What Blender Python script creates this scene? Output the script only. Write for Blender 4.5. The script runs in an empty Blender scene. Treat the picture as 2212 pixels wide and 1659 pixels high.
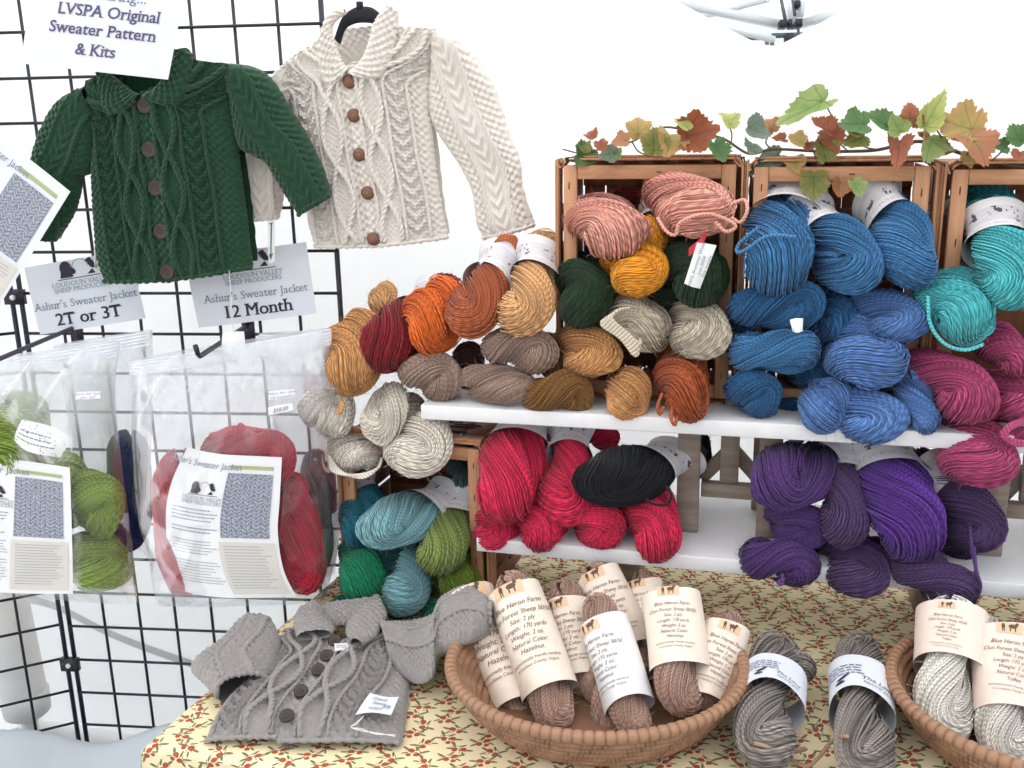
import bpy, math, random
import numpy as np
from mathutils import Matrix, Vector
R = math.radians
rng = np.random.RandomState(7)
scene = bpy.context.scene
COL = scene.collection

# ------------------------------------------------------------------ camera
F, CX, CY = 2150.0, 1106.0, 829.5            # focal length and centre in a 2212 px wide picture
PITCH, ROLL = R(15.1), R(-1.1)
CAM = np.array([0.0, 0.0, 1.57])
FW = np.array([0.0, math.cos(PITCH), -math.sin(PITCH)])
_x = np.array([1.0, 0.0, 0.0]); _u = np.cross(_x, FW)
XR = _x * math.cos(ROLL) + _u * math.sin(ROLL)
UP = _u * math.cos(ROLL) - _x * math.sin(ROLL)
cd = bpy.data.cameras.new('camera'); cam = bpy.data.objects.new('camera', cd); COL.objects.link(cam)
cd.sensor_width = 36.0; cd.lens = 36.0 * F / 2212.0; cd.clip_start = 0.02; cd.clip_end = 2000
cam.matrix_world = Matrix(((XR[0], UP[0], -FW[0], CAM[0]), (XR[1], UP[1], -FW[1], CAM[1]),
                           (XR[2], UP[2], -FW[2], CAM[2]), (0, 0, 0, 1)))
scene.camera = cam

# ------------------------------------------------------------------ sky, sun, exposure (bright overcast day)
SUN_EL, SUN_AZ = R(48), R(-32)                # sun stands behind the tent wall
world = bpy.data.worlds.new('World'); scene.world = world; world.use_nodes = True
wn = world.node_tree; bg = wn.nodes['Background']
sky = wn.nodes.new('ShaderNodeTexSky'); sky.sky_type = 'NISHITA'; sky.sun_disc = False
sky.sun_elevation = SUN_EL; sky.sun_rotation = SUN_AZ; sky.air_density = 1.0; sky.dust_density = 4.0
hs = wn.nodes.new('ShaderNodeHueSaturation'); hs.inputs['Saturation'].default_value = 0.34
wn.links.new(sky.outputs[0], hs.inputs['Color']); wn.links.new(hs.outputs[0], bg.inputs['Color'])
bg.inputs['Strength'].default_value = 0.13
sl = bpy.data.lights.new('sun', 'SUN'); sl.energy = 1.5; sl.angle = R(30); sl.color = (1.0, 0.96, 0.9)
sun = bpy.data.objects.new('sun', sl); COL.objects.link(sun)
sd = Vector((math.sin(SUN_AZ) * math.cos(SUN_EL), math.cos(SUN_AZ) * math.cos(SUN_EL), math.sin(SUN_EL)))
sun.rotation_euler = sd.to_track_quat('Z', 'Y').to_euler(); sun.location = (0, 6, 6)
scene.view_settings.view_transform = 'Standard'; scene.view_settings.look = 'None'
scene.view_settings.gamma = 1.0; scene.view_settings.exposure = 1.74
scene.render.engine = 'CYCLES'; scene.cycles.use_denoising = True
scene.cycles.max_bounces = 10; scene.cycles.transparent_max_bounces = 16
scene.cycles.sample_clamp_indirect = 6.0

# ------------------------------------------------------------------ pixel helpers (direction only; distance from planes)
def A_(p): return np.asarray(p, float)
def ray(px, py):
    px = A_(px)[..., None]; py = A_(py)[..., None]
    return (px - CX) / F * XR - (py - CY) / F * UP + FW
def on_z(px, py, z):
    d = ray(px, py); return CAM + d * ((A_(z) - CAM[2]) / d[..., 2])[..., None]
def on_plane(px, py, p0, n):
    d = ray(px, py); return CAM + d * (((A_(p0) - CAM) @ A_(n)) / (d @ A_(n)))[..., None]
def at_depth(px, py, dd): return CAM + ray(px, py) * A_(dd)[..., None]
def depth(P): return float((A_(P) - CAM) @ FW)
def topx(P):
    v = A_(P) - CAM; d = v @ FW
    return CX + F * (v @ XR) / d, CY - F * (v @ UP) / d
def nrm(v): v = A_(v); return v / (np.linalg.norm(v) + 1e-12)
AS = R(14.2)
SU = np.array([math.cos(AS), -math.sin(AS), 0.0]); SV = np.array([math.sin(AS), math.cos(AS), 0.0]); ZZ = np.array([0, 0, 1.0])
S0 = np.array([-0.149, 1.548, 0.0])        # front line of the shelves
def on_v(px, py, v): return on_plane(px, py, S0 + SV * v, SV)
def suv(a, b, z): return S0 + SU * a + SV * b + ZZ * z
Z_TAB, Z_LO, Z_UP = 0.742, 0.895, 1.12

# ------------------------------------------------------------------ mesh helpers
class MB:
    def __init__(s): s.v = []; s.q = []; s.t = []; s.n = 0; s.uv = []; s.a = []
    def add(s, v, q=None, t=None, uv=None, a=None):
        v = A_(v).reshape(-1, 3)
        if q is not None and len(q): s.q.append(np.asarray(q, np.int64).reshape(-1, 4) + s.n)
        if t is not None and len(t): s.t.append(np.asarray(t, np.int64).reshape(-1, 3) + s.n)
        s.v.append(v); s.uv.append(np.zeros((len(v), 2)) if uv is None else A_(uv).reshape(-1, 2))
        s.a.append(np.full(len(v), .5) if a is None else np.broadcast_to(A_(a), (len(v),)))
        s.n += len(v); return s
    def box(s, c, ax, ay, az, h):             # centre, three unit axes, half sizes
        c = A_(c); ax, ay, az = A_(ax), A_(ay), A_(az)
        v = [c + ax * h[0] * i + ay * h[1] * j + az * h[2] * k for i in (-1, 1) for j in (-1, 1) for k in (-1, 1)]
        return s.add(v, [[0, 1, 3, 2], [4, 6, 7, 5], [0, 4, 5, 1], [2, 3, 7, 6], [0, 2, 6, 4], [1, 5, 7, 3]])
    def bar(s, a, b, wx, wy, up=(0, 0, 1)):
        a, b = A_(a), A_(b); d = nrm(b - a); sx = np.cross(d, up)
        if np.linalg.norm(sx) < 1e-4: sx = np.cross(d, (0, 1, 0))
        sx = nrm(sx); sy = np.cross(sx, d)
        return s.box((a + b) / 2, sx, sy, d, (wx / 2, wy / 2, np.linalg.norm(b - a) / 2))
    def tube(s, pts, r, sides=6, closed=False, cap=True):
        p = A_(pts); n = len(p)
        tg = np.gradient(p, axis=0) if not closed else np.roll(p, -1, 0) - np.roll(p, 1, 0)
        tg /= np.linalg.norm(tg, axis=1)[:, None] + 1e-12
        N = np.zeros_like(p); ref = np.array([.13, .21, .97])
        if abs(tg[0] @ ref) > .9: ref = np.array([.97, .1, .2])
        x = nrm(np.cross(tg[0], ref))
        for i in range(n):
            x = nrm(x - tg[i] * (x @ tg[i])); N[i] = x
        B = np.cross(tg, N); g = np.linspace(0, 2 * np.pi, sides, endpoint=False)
        rr = np.broadcast_to(A_(r), (n,))
        v = p[:, None] + rr[:, None, None] * (np.cos(g)[None, :, None] * N[:, None] + np.sin(g)[None, :, None] * B[:, None])
        q = ring_quads(n, sides, closed)
        L = np.concatenate([[0], np.cumsum(np.linalg.norm(np.diff(p, axis=0), axis=1))])
        uv = np.stack(np.broadcast_arrays(L[:, None], (g / 6.2832)[None, :]), -1)
        t = []
        if cap and not closed:
            for k in range(1, sides - 1): t += [[0, k + 1, k], [(n - 1) * sides, (n - 1) * sides + k, (n - 1) * sides + k + 1]]
        return s.add(v, q, t, uv)
    def build(s, name, mat, parent=None, smooth=True, extra=None):
        v = np.concatenate(s.v); q = np.concatenate(s.q) if s.q else np.zeros((0, 4), np.int64)
        t = np.concatenate(s.t) if s.t else np.zeros((0, 3), np.int64)
        m = bpy.data.meshes.new(name)
        m.vertices.add(len(v)); m.vertices.foreach_set('co', v.astype(np.float32).ravel())
        li = np.concatenate([q.ravel(), t.ravel()]).astype(np.int32)
        m.loops.add(len(li)); m.loops.foreach_set('vertex_index', li)
        m.polygons.add(len(q) + len(t))
        ls = np.concatenate([np.arange(len(q)) * 4, len(q) * 4 + np.arange(len(t)) * 3]).astype(np.int32)
        m.polygons.foreach_set('loop_start', ls)
        uvl = m.uv_layers.new(name='UVMap'); uv = np.concatenate(s.uv)
        uvl.data.foreach_set('uv', uv[li].astype(np.float32).ravel())
        at = m.attributes.new('rnd', 'FLOAT', 'POINT'); at.data.foreach_set('value', np.concatenate(s.a).astype(np.float32))
        m.update(calc_edges=True)
        if smooth: m.polygons.foreach_set('use_smooth', np.ones(len(m.polygons), bool))
        if mat: m.materials.append(mat)
        o = bpy.data.objects.new(name, m); COL.objects.link(o)
        if parent: o.parent = parent
        return o
def ring_quads(n, k, closed=False):
    i = np.arange(n if closed else n - 1)[:, None]; j = np.arange(k)[None, :]
    i2 = (i + 1) % n; j2 = (j + 1) % k
    return np.stack([i * k + j, i * k + j2, i2 * k + j2, i2 * k + j], -1).reshape(-1, 4)
def grid_quads(n, k):
    i = np.arange(n - 1)[:, None]; j = np.arange(k - 1)[None, :]
    return np.stack([i * k + j, i * k + j + 1, (i + 1) * k + j + 1, (i + 1) * k + j], -1).reshape(-1, 4)
def smoothpts(pts, n, closed=False):          # Catmull-Rom, resampled by length
    p = A_(pts); m = len(p)
    if m == 2: return p[0] + (p[1] - p[0]) * np.linspace(0, 1, n)[:, None]
    e = np.vstack([p[-1], p, p[0], p[1]]) if closed else np.vstack([2 * p[0] - p[1], p, 2 * p[-1] - p[-2]])
    out = []
    for i in range(m if closed else m - 1):
        a, b, c, d = e[i], e[i + 1], e[i + 2], e[i + 3]; t = np.linspace(0, 1, 24, endpoint=False)[:, None]
        out.append(.5 * ((2 * b) + (c - a) * t + (2 * a - 5 * b + 4 * c - d) * t ** 2 + (3 * b - a - 3 * c + d) * t ** 3))
    out.append(e[-2][None] if not closed else p[:1]); o = np.vstack(out)
    L = np.concatenate([[0], np.cumsum(np.linalg.norm(np.diff(o, axis=0), axis=1))])
    q = np.linspace(0, L[-1], n, endpoint=not closed)
    return np.stack([np.interp(q, L, o[:, k]) for k in range(o.shape[1])], -1)
def thing(name, label, cat, loc=(0, 0, 0), group=None):
    o = bpy.data.objects.new(name, None); COL.objects.link(o); o.empty_display_size = .02
    return tag(o, label, cat, group)
def tag(o, label, cat, group=None):
    o['label'] = label; o['category'] = cat
    if group: o['group'] = group
    return o
def struct(o, kind='structure'): o['kind'] = kind; return o

# ------------------------------------------------------------------ material helpers
def lin(c): return tuple(((x / 255) / 12.92 if x / 255 < .04045 else ((x / 255 + .055) / 1.055) ** 2.4) for x in c)
def M(nt, op, *a):
    n = nt.nodes.new('ShaderNodeMath'); n.operation = op
    for i, x in enumerate(a):
        if isinstance(x, (int, float)): n.inputs[i].default_value = x
        else: nt.links.new(x, n.inputs[i])
    return n.outputs[0]
def MIX(nt, f, a, b, mode='MIX'):
    n = nt.nodes.new('ShaderNodeMix'); n.data_type = 'RGBA'; n.blend_type = mode
    for s, x in ((n.inputs[0], f), (n.inputs[6], a), (n.inputs[7], b)):
        if isinstance(x, (int, float)): s.default_value = x
        elif isinstance(x, tuple): s.default_value = (*x[:3], 1)
        else: nt.links.new(x, s)
    return n.outputs[2]
def NOISE(nt, scale, detail=2, rough=.5, vec=None):
    n = nt.nodes.new('ShaderNodeTexNoise'); n.inputs['Scale'].default_value = scale
    n.inputs['Detail'].default_value = detail; n.inputs['Roughness'].default_value = rough
    if vec is not None: nt.links.new(vec, n.inputs['Vector'])
    return n.outputs[0]
def mat_new(name, col=(.8, .8, .8), rough=.6, **kw):
    m = bpy.data.materials.new(name); m.use_nodes = True; nt = m.node_tree; b = nt.nodes['Principled BSDF']
    b.inputs['Base Color'].default_value = (*col[:3], 1); b.inputs['Roughness'].default_value = rough
    for k, v in kw.items(): b.inputs[k.replace('_', ' ')].default_value = v
    return m, nt, b
def OBJC(nt): return nt.nodes.new('ShaderNodeTexCoord').outputs['Object']
def UVC(nt):
    u = nt.nodes.new('ShaderNodeUVMap').outputs[0]; s = nt.nodes.new('ShaderNodeSeparateXYZ'); nt.links.new(u, s.inputs[0])
    return s.outputs[0], s.outputs[1], u
def BUMP(nt, b, h, strength=.3, dist=.002):
    n = nt.nodes.new('ShaderNodeBump'); n.inputs['Strength'].default_value = strength; n.inputs['Distance'].default_value = dist
    nt.links.new(h, n.inputs['Height']); nt.links.new(n.outputs[0], b.inputs['Normal'])
def simple(name, col, rough=.6, nscale=40, var=.12, bump=0, **kw):
    m, nt, b = mat_new(name, col, rough, **kw)
    nz = NOISE(nt, nscale, 4, .6, OBJC(nt))
    f = M(nt, 'MULTIPLY_ADD', nz, 2 * var, 1 - var)
    n = nt.nodes.new('ShaderNodeVectorMath'); n.operation = 'SCALE'; n.inputs[0].default_value = col[:3]; nt.links.new(f, n.inputs['Scale'])
    nt.links.new(n.outputs[0], b.inputs['Base Color'])
    if bump: BUMP(nt, b, nz, bump)
    return m
_YM = {}
def yarn_mat(c, amp=.5, fleck=0.0):
    key = (c, amp, fleck)
    if key in _YM: return _YM[key]
    col = lin(c); m, nt, b = mat_new('wool_yarn', col, .95)
    b.inputs['Sheen Weight'].default_value = .12; b.inputs['Sheen Roughness'].default_value = .6
    b.inputs['Specular IOR Level'].default_value = .15
    u, v, uv = UVC(nt)
    at = nt.nodes.new('ShaderNodeAttribute'); at.attribute_name = 'rnd'
    ply = M(nt, 'SINE', M(nt, 'MULTIPLY', M(nt, 'ADD', M(nt, 'MULTIPLY', u, 190.0), v), 6.2832))
    ply = M(nt, 'MULTIPLY_ADD', ply, .34, .98)
    k = M(nt, 'MULTIPLY', ply, M(nt, 'MULTIPLY_ADD', at.outputs['Fac'], amp, 1 - amp / 2))
    nz = NOISE(nt, 26, 3, .6, OBJC(nt)); k = M(nt, 'MULTIPLY', k, M(nt, 'MULTIPLY_ADD', nz, .5, .75))
    n = nt.nodes.new('ShaderNodeVectorMath'); n.operation = 'SCALE'; n.inputs[0].default_value = col; nt.links.new(k, n.inputs['Scale'])
    out = n.outputs[0]
    if fleck:
        nf = NOISE(nt, 420, 1, .5, OBJC(nt)); s = nt.nodes.new('ShaderNodeHueSaturation')
        nt.links.new(out, s.inputs['Color']); nt.links.new(M(nt, 'MULTIPLY_ADD', nf, fleck, .5 - fleck / 2), s.inputs['Hue']); out = s.outputs[0]
    nt.links.new(out, b.inputs['Base Color'])
    BUMP(nt, b, NOISE(nt, 900, 2, .6, OBJC(nt)), .35, .001)
    _YM[key] = m; return m

# ------------------------------------------------------------------ lettering (font outlines turned into flat meshes, before the scene grows heavy)
_TX = {}
def text_mesh(s, bold=0.0, shear=0.0, serif=False, space=1.0):
    key = (s, bold, shear, serif, space)
    if key in _TX: return _TX[key]
    c = bpy.data.curves.new('t', 'FONT'); c.body = s; c.size = 1.0; c.align_x = 'CENTER'; c.offset = bold; c.shear = shear
    c.space_character = space; c.resolution_u = 3; c.fill_mode = 'FRONT'
    o = bpy.data.objects.new('t', c); COL.objects.link(o)
    me = bpy.data.meshes.new_from_object(o.evaluated_get(bpy.context.evaluated_depsgraph_get()))
    v = np.zeros(len(me.vertices) * 3); me.vertices.foreach_get('co', v); v = v.reshape(-1, 3)[:, :2]
    me.calc_loop_triangles(); t = np.zeros(len(me.loop_triangles) * 3, np.int32); me.loop_triangles.foreach_get('vertices', t); t = t.reshape(-1, 3)
    if serif and len(t):
        ed = {}
        for a, b, d in t:
            for i, j, k in ((a, b, d), (b, d, a), (d, a, b)):
                e = (min(i, j), max(i, j)); ed.setdefault(e, []).append(k)
        nv, ntr = [], []; n0 = len(v); lowx = sorted((v[i][0] + v[j][0]) / 2 for (i, j), ks in ed.items() if len(ks) == 1 and abs(v[i][1] - v[j][1]) < .004 and abs(v[i][1]) < .05 and .06 < abs(v[i][0] - v[j][0]) < .26)
        for (i, j), ks in ed.items():
            if len(ks) != 1: continue
            p, q = v[i], v[j]; ln = abs(p[0] - q[0])
            if abs(p[1] - q[1]) > .004 or not (.06 < ln < .26): continue
            y = p[1]; low = v[ks[0]][1] > y
            if low and y > .05: continue
            if low and 'M' in s and any(a < (p[0] + q[0]) / 2 - .05 and (p[0] + q[0]) / 2 - a < .4 for a in lowx) and any(a > (p[0] + q[0]) / 2 + .05 and a - (p[0] + q[0]) / 2 < .4 for a in lowx): continue
            if not low and (y < .40 or ('M' in s and ln > .13)): continue
            x0, x1 = min(p[0], q[0]) - .07, max(p[0], q[0]) + .07; h = .055
            ya, yb = (y - .001, y + h) if low else (y - h, y + .001)
            k = n0 + len(nv); nv += [(x0, ya), (x1, ya), (x1, yb), (x0, yb)]; ntr += [(k, k + 1, k + 2), (k, k + 2, k + 3)]
        if nv: v = np.vstack([v, nv]); t = np.vstack([t, ntr])
    bpy.data.objects.remove(o); bpy.data.meshes.remove(me); bpy.data.curves.remove(c)
    _TX[key] = (v, t); return v, t
def text_lines(lines):                          # (string, size, x, y, kwargs) -> one 2-D mesh
    V, T, n = [], [], 0
    for s, size, x, y, kw in lines:
        v, t = text_mesh(s, **kw); V.append(v * size + (x, y)); T.append(t + n); n += len(v)
    return np.vstack(V), np.vstack(T)
def poly2d(pts):                                # fan triangulation of a star-shaped outline
    p = A_(pts); c = p.mean(0); n = len(p)
    return np.vstack([p, c]), np.array([[i, (i + 1) % n, n] for i in range(n)])
def ell2d(cx, cy, rx, ry, rot=0, n=14):
    a = np.linspace(0, 2 * np.pi, n, endpoint=False); x, y = rx * np.cos(a), ry * np.sin(a)
    c, s = math.cos(rot), math.sin(rot); return poly2d(np.stack([cx + x * c - y * s, cy + x * s + y * c], -1))
def cat2d(ps):
    V, T, n = [], [], 0
    for v, t in ps: V.append(v); T.append(t + n); n += len(v)
    return np.vstack(V), np.vstack(T)
def put2d(vt, fmap, name, mat, parent):         # map a 2-D mesh onto a surface
    v, t = vt; mb = MB(); mb.add(fmap(v[:, 0], v[:, 1]), t=t, uv=v); return mb.build(name, mat, parent, smooth=False)
INK = simple('black_ink', (.035, .03, .05), .8); INK_GREY = simple('grey_ink', (.2, .26, .32), .8)
INK_VIOLET = simple('violet_ink', (.10, .08, .17), .8); INK_BROWN = simple('brown_ink', (.12, .075, .05), .8)
INK_BLUE = simple('pen_ink', (.16, .18, .3), .8); BARGREEN = simple('olive_bar_print', lin((170, 180, 130)), .8)
# ================================================================== the setting
def fabric_mat(name, col, trans=.5, rough=.9):
    m, nt, b = mat_new(name, col, rough); nt.nodes.remove(b)
    d = nt.nodes.new('ShaderNodeBsdfDiffuse'); t = nt.nodes.new('ShaderNodeBsdfTranslucent'); x = nt.nodes.new('ShaderNodeMixShader')
    nz = NOISE(nt, 3, 3, .5, OBJC(nt)); c = MIX(nt, nz, tuple(k * .97 for k in col), col)
    for s in (d, t): nt.links.new(c, s.inputs['Color'])
    x.inputs[0].default_value = trans; nt.links.new(d.outputs[0], x.inputs[1]); nt.links.new(t.outputs[0], x.inputs[2])
    nt.links.new(x.outputs[0], nt.nodes['Material Output'].inputs['Surface']); return m
M_TENT = fabric_mat('white_tent_fabric', (.93, .94, .945), .5)
M_TENTFAR = fabric_mat('dimmed_white_tent_fabric', (.78, .82, .84), .45)  # white fabric with a lowered tone, so the far tent looks less lit
M_GROUND = simple('pale_bounce_ground', (.24, .23, .21), .95, 40, .3)  # unseen ground, pale tone made up to bounce fill light upward
M_METALW = simple('white_painted_steel', (.78, .80, .82), .4, 30, .04)
M_BLACK = simple('black_wire', (.012, .010, .022), .38, 60, .25)
M_PVC = simple('white_pvc', (.72, .71, .70), .45, 9, .22)

g = MB(); n = 9; gx = np.linspace(-60, 60, n); X, Y = np.meshgrid(gx, gx, indexing='ij')
g.add(np.stack([X, Y, 0 * X], -1), grid_quads(n, n)); struct(g.build('ground', M_GROUND))
g = MB(); gx = np.linspace(0, 1, 30); X, Y = np.meshgrid(gx * 4.0 - 1.9, gx * 1.9 + .5, indexing='ij')
g.add(np.stack([X, Y, .012 + .004 * np.sin(9 * X + 3 * Y) + .003 * np.sin(17 * Y)], -1), grid_quads(30, 30)); struct(g.build('ground_sheet', M_TENT))

# tent walls: thin fabric hung in soft folds
def wall_sheet(name, a, b, topf, label, seed, amp=.02):
    rs = np.random.RandomState(seed); a, b = A_(a), A_(b); d = nrm(b - a); nn = np.array([d[1], -d[0], 0]); Lw = np.linalg.norm(b - a)
    ns, nz = 130, 80; s = np.linspace(0, Lw, ns)[:, None]; k = np.linspace(0, 1, nz)[None, :]
    top = topf(s); z = .03 + (top - .03) * k
    off = np.zeros((ns, nz))
    for i in range(9):
        fx, fz = rs.uniform(-4, 4), rs.uniform(1.2, 5); off += amp / (1 + .3 * i) * np.sin(fx * s + fz * z + rs.uniform(0, 6.3))
    sharp = np.abs(np.sin(2.3 * s + 2.9 * z + .7)) ** 8 * .012 + np.abs(np.sin(3.1 * s + 3.4 * z + 2.1)) ** 14 * .014
    off = off * (1 - .5 * k) + sharp * np.clip(1.3 - z, 0, 1)
    P = a + d * s[..., None] + ZZ * z[..., None] + nn * off[..., None]
    mb = MB(); mb.add(P, grid_quads(ns, nz), uv=np.stack(np.broadcast_arrays(s, z), -1))
    o = mb.build(name, M_TENT); return tag(o, label, 'tent wall')
W0 = np.array([0.2, 1.99, 0])
wl, wr = W0 - SU * 1.6, W0 + SU * 2.3
sag_p = on_plane(1665, 112, W0, SV); sag_s = float((sag_p - wl) @ SU); SAGZ = sag_p[2]
hi_p = on_plane(1420, -20, W0, SV); slope = (hi_p[2] - SAGZ) / (sag_s - float((hi_p - wl) @ SU))
def top_back(s): return np.minimum(2.16, SAGZ + slope * (np.sqrt((s - sag_s) ** 2 + .015 ** 2)) )
wall_sheet('tent_wall', wl, wr, top_back, 'white fabric tent wall hanging behind the yarn shelves, sagging at its top', 3, .012)
wall_sheet('tent_wall', wl + np.array([-.45, -3.0, 0]), wl - SU * .03, lambda s: 2.2 + 0 * s, 'white fabric tent wall behind the hinged wire panels, meeting the corner', 5, .022)
# canopy roof over the stall
rf = thing('canopy_roof', 'white translucent canopy roof stretched over the yarn stall', 'canopy')
na_, nb_ = 60, 60; a = np.linspace(-1.9, 2.4, na_)[:, None]; b = np.linspace(-1.2, 2.35, nb_)[None, :]
zr_ = 2.22 + .45 * np.clip(1 - np.maximum(np.abs(a - .25) / 2.2, np.abs(b - .42) / 1.95), 0, 1) + .01 * np.sin(5 * a) * np.sin(4 * b)
mb = MB(); mb.add(np.stack(np.broadcast_arrays(a, b, zr_), -1), grid_quads(na_, nb_)); mb.build('roof_fabric', M_TENT, rf)
for x_, y_ in ((-1.88, -1.18), (2.38, -1.18), (2.38, 2.33), (-1.88, 2.33)):
    mb = MB(); mb.bar((x_, y_, 0), (x_, y_, 2.2), .035, .035); mb.build('tent_leg', M_METALW, rf, smooth=False)
# grey seam tape across the back wall
def wall_pt(px, py, off=-.045): return on_plane(px, py, W0 + SV * off, SV)
mb = MB(); pts = smoothpts([wall_pt(*p) for p in ((40, 1290), (120, 1310), (230, 1365), (330, 1405), (480, 1455), (610, 1485), (760, 1500))], 40)
w = np.array([0, 0, .011]); mb.add(np.stack([pts - w, pts + w], 1), grid_quads(40, 2))
mb.build('seam_tape', simple('grey_seam_tape', (.62, .62, .63), .8), bpy.data.objects['tent_wall'])

# white weight tube on the tent leg, bottom left
pb = on_plane(62, 1545, A_((-1.02, 2.0, 0)), A_((0, 1, 0))); ptop = pb + np.array([-.03, -.02, 1.0])
t = thing('leg_weight', 'white plastic weight tube standing upright behind the wire panel corner', 'weight tube')
mb = MB(); ax = nrm(ptop - pb)
prof = [(0, .0), (.004, .040), (.012, .050), (.06, .053), (.065, .049), (.9, .049), (.9, .0)]
def lathe(mb, base, axis, prof, sides=28):
    e = nrm(np.cross(axis, (.3, .9, .1))); f = np.cross(axis, e); a = np.linspace(0, 2 * np.pi, sides, endpoint=False)
    v = [[base + axis * h + r * (e * math.cos(x) + f * math.sin(x)) for x in a] for h, r in prof]
    return mb.add(v, ring_quads(len(prof), sides))
lathe(mb, pb, ax, prof[:5]); mb.build('end_cap', M_PVC, t); mb = MB(); lathe(mb, pb, ax, prof[4:]); mb.build('tube', M_PVC, t)
mb = MB(); lathe(mb, np.array([pb[0], pb[1], .01]), ZZ, [(0, .0), (0, .08), (.02, .08), (.02, .018), (pb[2] + .02, .018)], 16); mb.build('foot', M_PVC, t)

# bluish white sheet lying in folds under the panels
n1, n2 = 110, 70; a = np.linspace(-1.75, -.5, n1)[:, None]; b = np.linspace(1.05, 1.84, n2)[None, :]
rs = np.random.RandomState(11); yc = 1.80 - .42 * np.clip(-.95 - a, 0, 1); bb_ = b - yc
z = .385 + .02 * np.sin(4.1 * a + 2.2) + .012 * np.sin(9 * a + 7 * b) - 1.2 * np.clip(-bb_ - .03, 0, 1) - 6. * np.clip(bb_ - .0, 0, 1)
for i in range(6): z = z + .007 * np.sin(rs.uniform(-22, 22) * a + rs.uniform(-14, 14) * b + rs.uniform(0, 6))
z = np.maximum(z, .012 + .004 * np.sin(17 * a))
mb = MB(); mb.add(np.stack(np.broadcast_arrays(a, b, z), -1), grid_quads(n1, n2))
tag(mb.build('dust_sheet', fabric_mat('bluish_white_cloth', (.70, .76, .82), .25)), 'bluish white cloth heaped in folds on the floor below the wire panels', 'cloth')
# ------------------------------------------------------------------ neighbouring tent seen over the sagging wall
M_STEEL = simple('grey_steel', (.10, .11, .13), .4)
def q8(x, y): return (x * .2841 + 1335, y * .2841)
far = thing('canopy_tent', 'white pop-up canopy tent with truss bars beyond the sagging wall', 'tent')
def fp(x, y, d): return at_depth(*q8(x, y), d)
for nm, a, b, da, db, wd, m in (
    ('truss_bar', (300, -10), (1240, 190), 3.6, 4.0, .030, M_METALW), ('truss_bar', (1385, 185), (2080, -10), 4.0, 3.6, .030, M_METALW),
    ('truss_bar', (520, 150), (1140, -10), 4.3, 4.0, .026, M_METALW), ('truss_bar', (560, 150), (1180, 300), 4.3, 4.6, .026, M_METALW),
    ('truss_bar', (1930, 30), (2220, 90), 4.0, 4.3, .026, M_METALW),
    ('tent_leg', (1318, -30), (1318, 200), 4.0, 4.0, .034, M_METALW), ('strut', (1380, 130), (1400, 10), 3.98, 3.95, .022, M_METALW),
    ('crank_rod', (1240, -10), (1278, 185), 3.95, 3.95, .010, M_STEEL), ('crank_rod', (1328, -10), (1346, 120), 3.93, 3.93, .009, M_STEEL),
    ('crank_rod', (1365, 200), (1385, 330), 4.02, 4.02, .008, M_STEEL)):
    mb = MB(); mb.bar(fp(*a, da), fp(*b, db), wd, wd); mb.build(nm, m, far, smooth=False)
for x, y, w, h in ((1250, 188, 26, 26), (1302, 182, 14, 24), (1368, 182, 24, 28), (1358, 38, 20, 24), (536, 146, 16, 14), (1320, 206, 26, 8)):
    mb = MB(); c = fp(x, y, 3.93); k = .2841 * 3.93 / F; mb.box(c, XR, UP, FW, (w * k, h * k, .02)); mb.build('joint_bracket', M_BLACK, far, smooth=False)
mb = MB(); nr = 24; a = np.linspace(-4.5, 3.5, nr)[:, None] + 1; b = np.linspace(0, 1, 12)[None, :]
mb.add(np.stack(np.broadcast_arrays(a, 3.0 + 3.0 * b, 2.75 - .9 * b ** 1.3 + .03 * np.sin(3 * a)), -1), grid_quads(nr, 12)); mb.build('canopy', M_TENTFAR, far)
mb = MB(); mb.add(np.stack(np.broadcast_arrays(a, 5.2 + 0 * b + .05 * np.sin(4 * a), .05 + 2.0 * b), -1), grid_quads(nr, 12)); mb.build('side_curtain', M_TENTFAR, far)
gr = thing('wire_rack', 'dark wire display racks inside the neighbouring canopy tent', 'rack')
for a, b, w in (((860, 290), (1132, 284), .022), ((1132, 284), (1132, 420), .016), ((1170, 272), (1640, 258), .022), ((1170, 272), (1172, 420), .016), ((1482, 264), (1482, 420), .014), ((985, 288), (985, 420), .014), ((1330, 268), (1330, 420), .014)):
    mb = MB(); pa, pb_ = fp(*a, 4.7), fp(*b, 4.7); mb.bar(pa, pb_, w, w); mb.build('rail', M_STEEL, gr, smooth=False)
for x, y in ((948, 296), (1296, 294)):
    mb = MB(); mb.box(fp(x, y, 4.66), XR, UP, FW, (.017, .02, .02)); mb.build('bracket', M_BLACK, gr, smooth=False)

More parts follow.
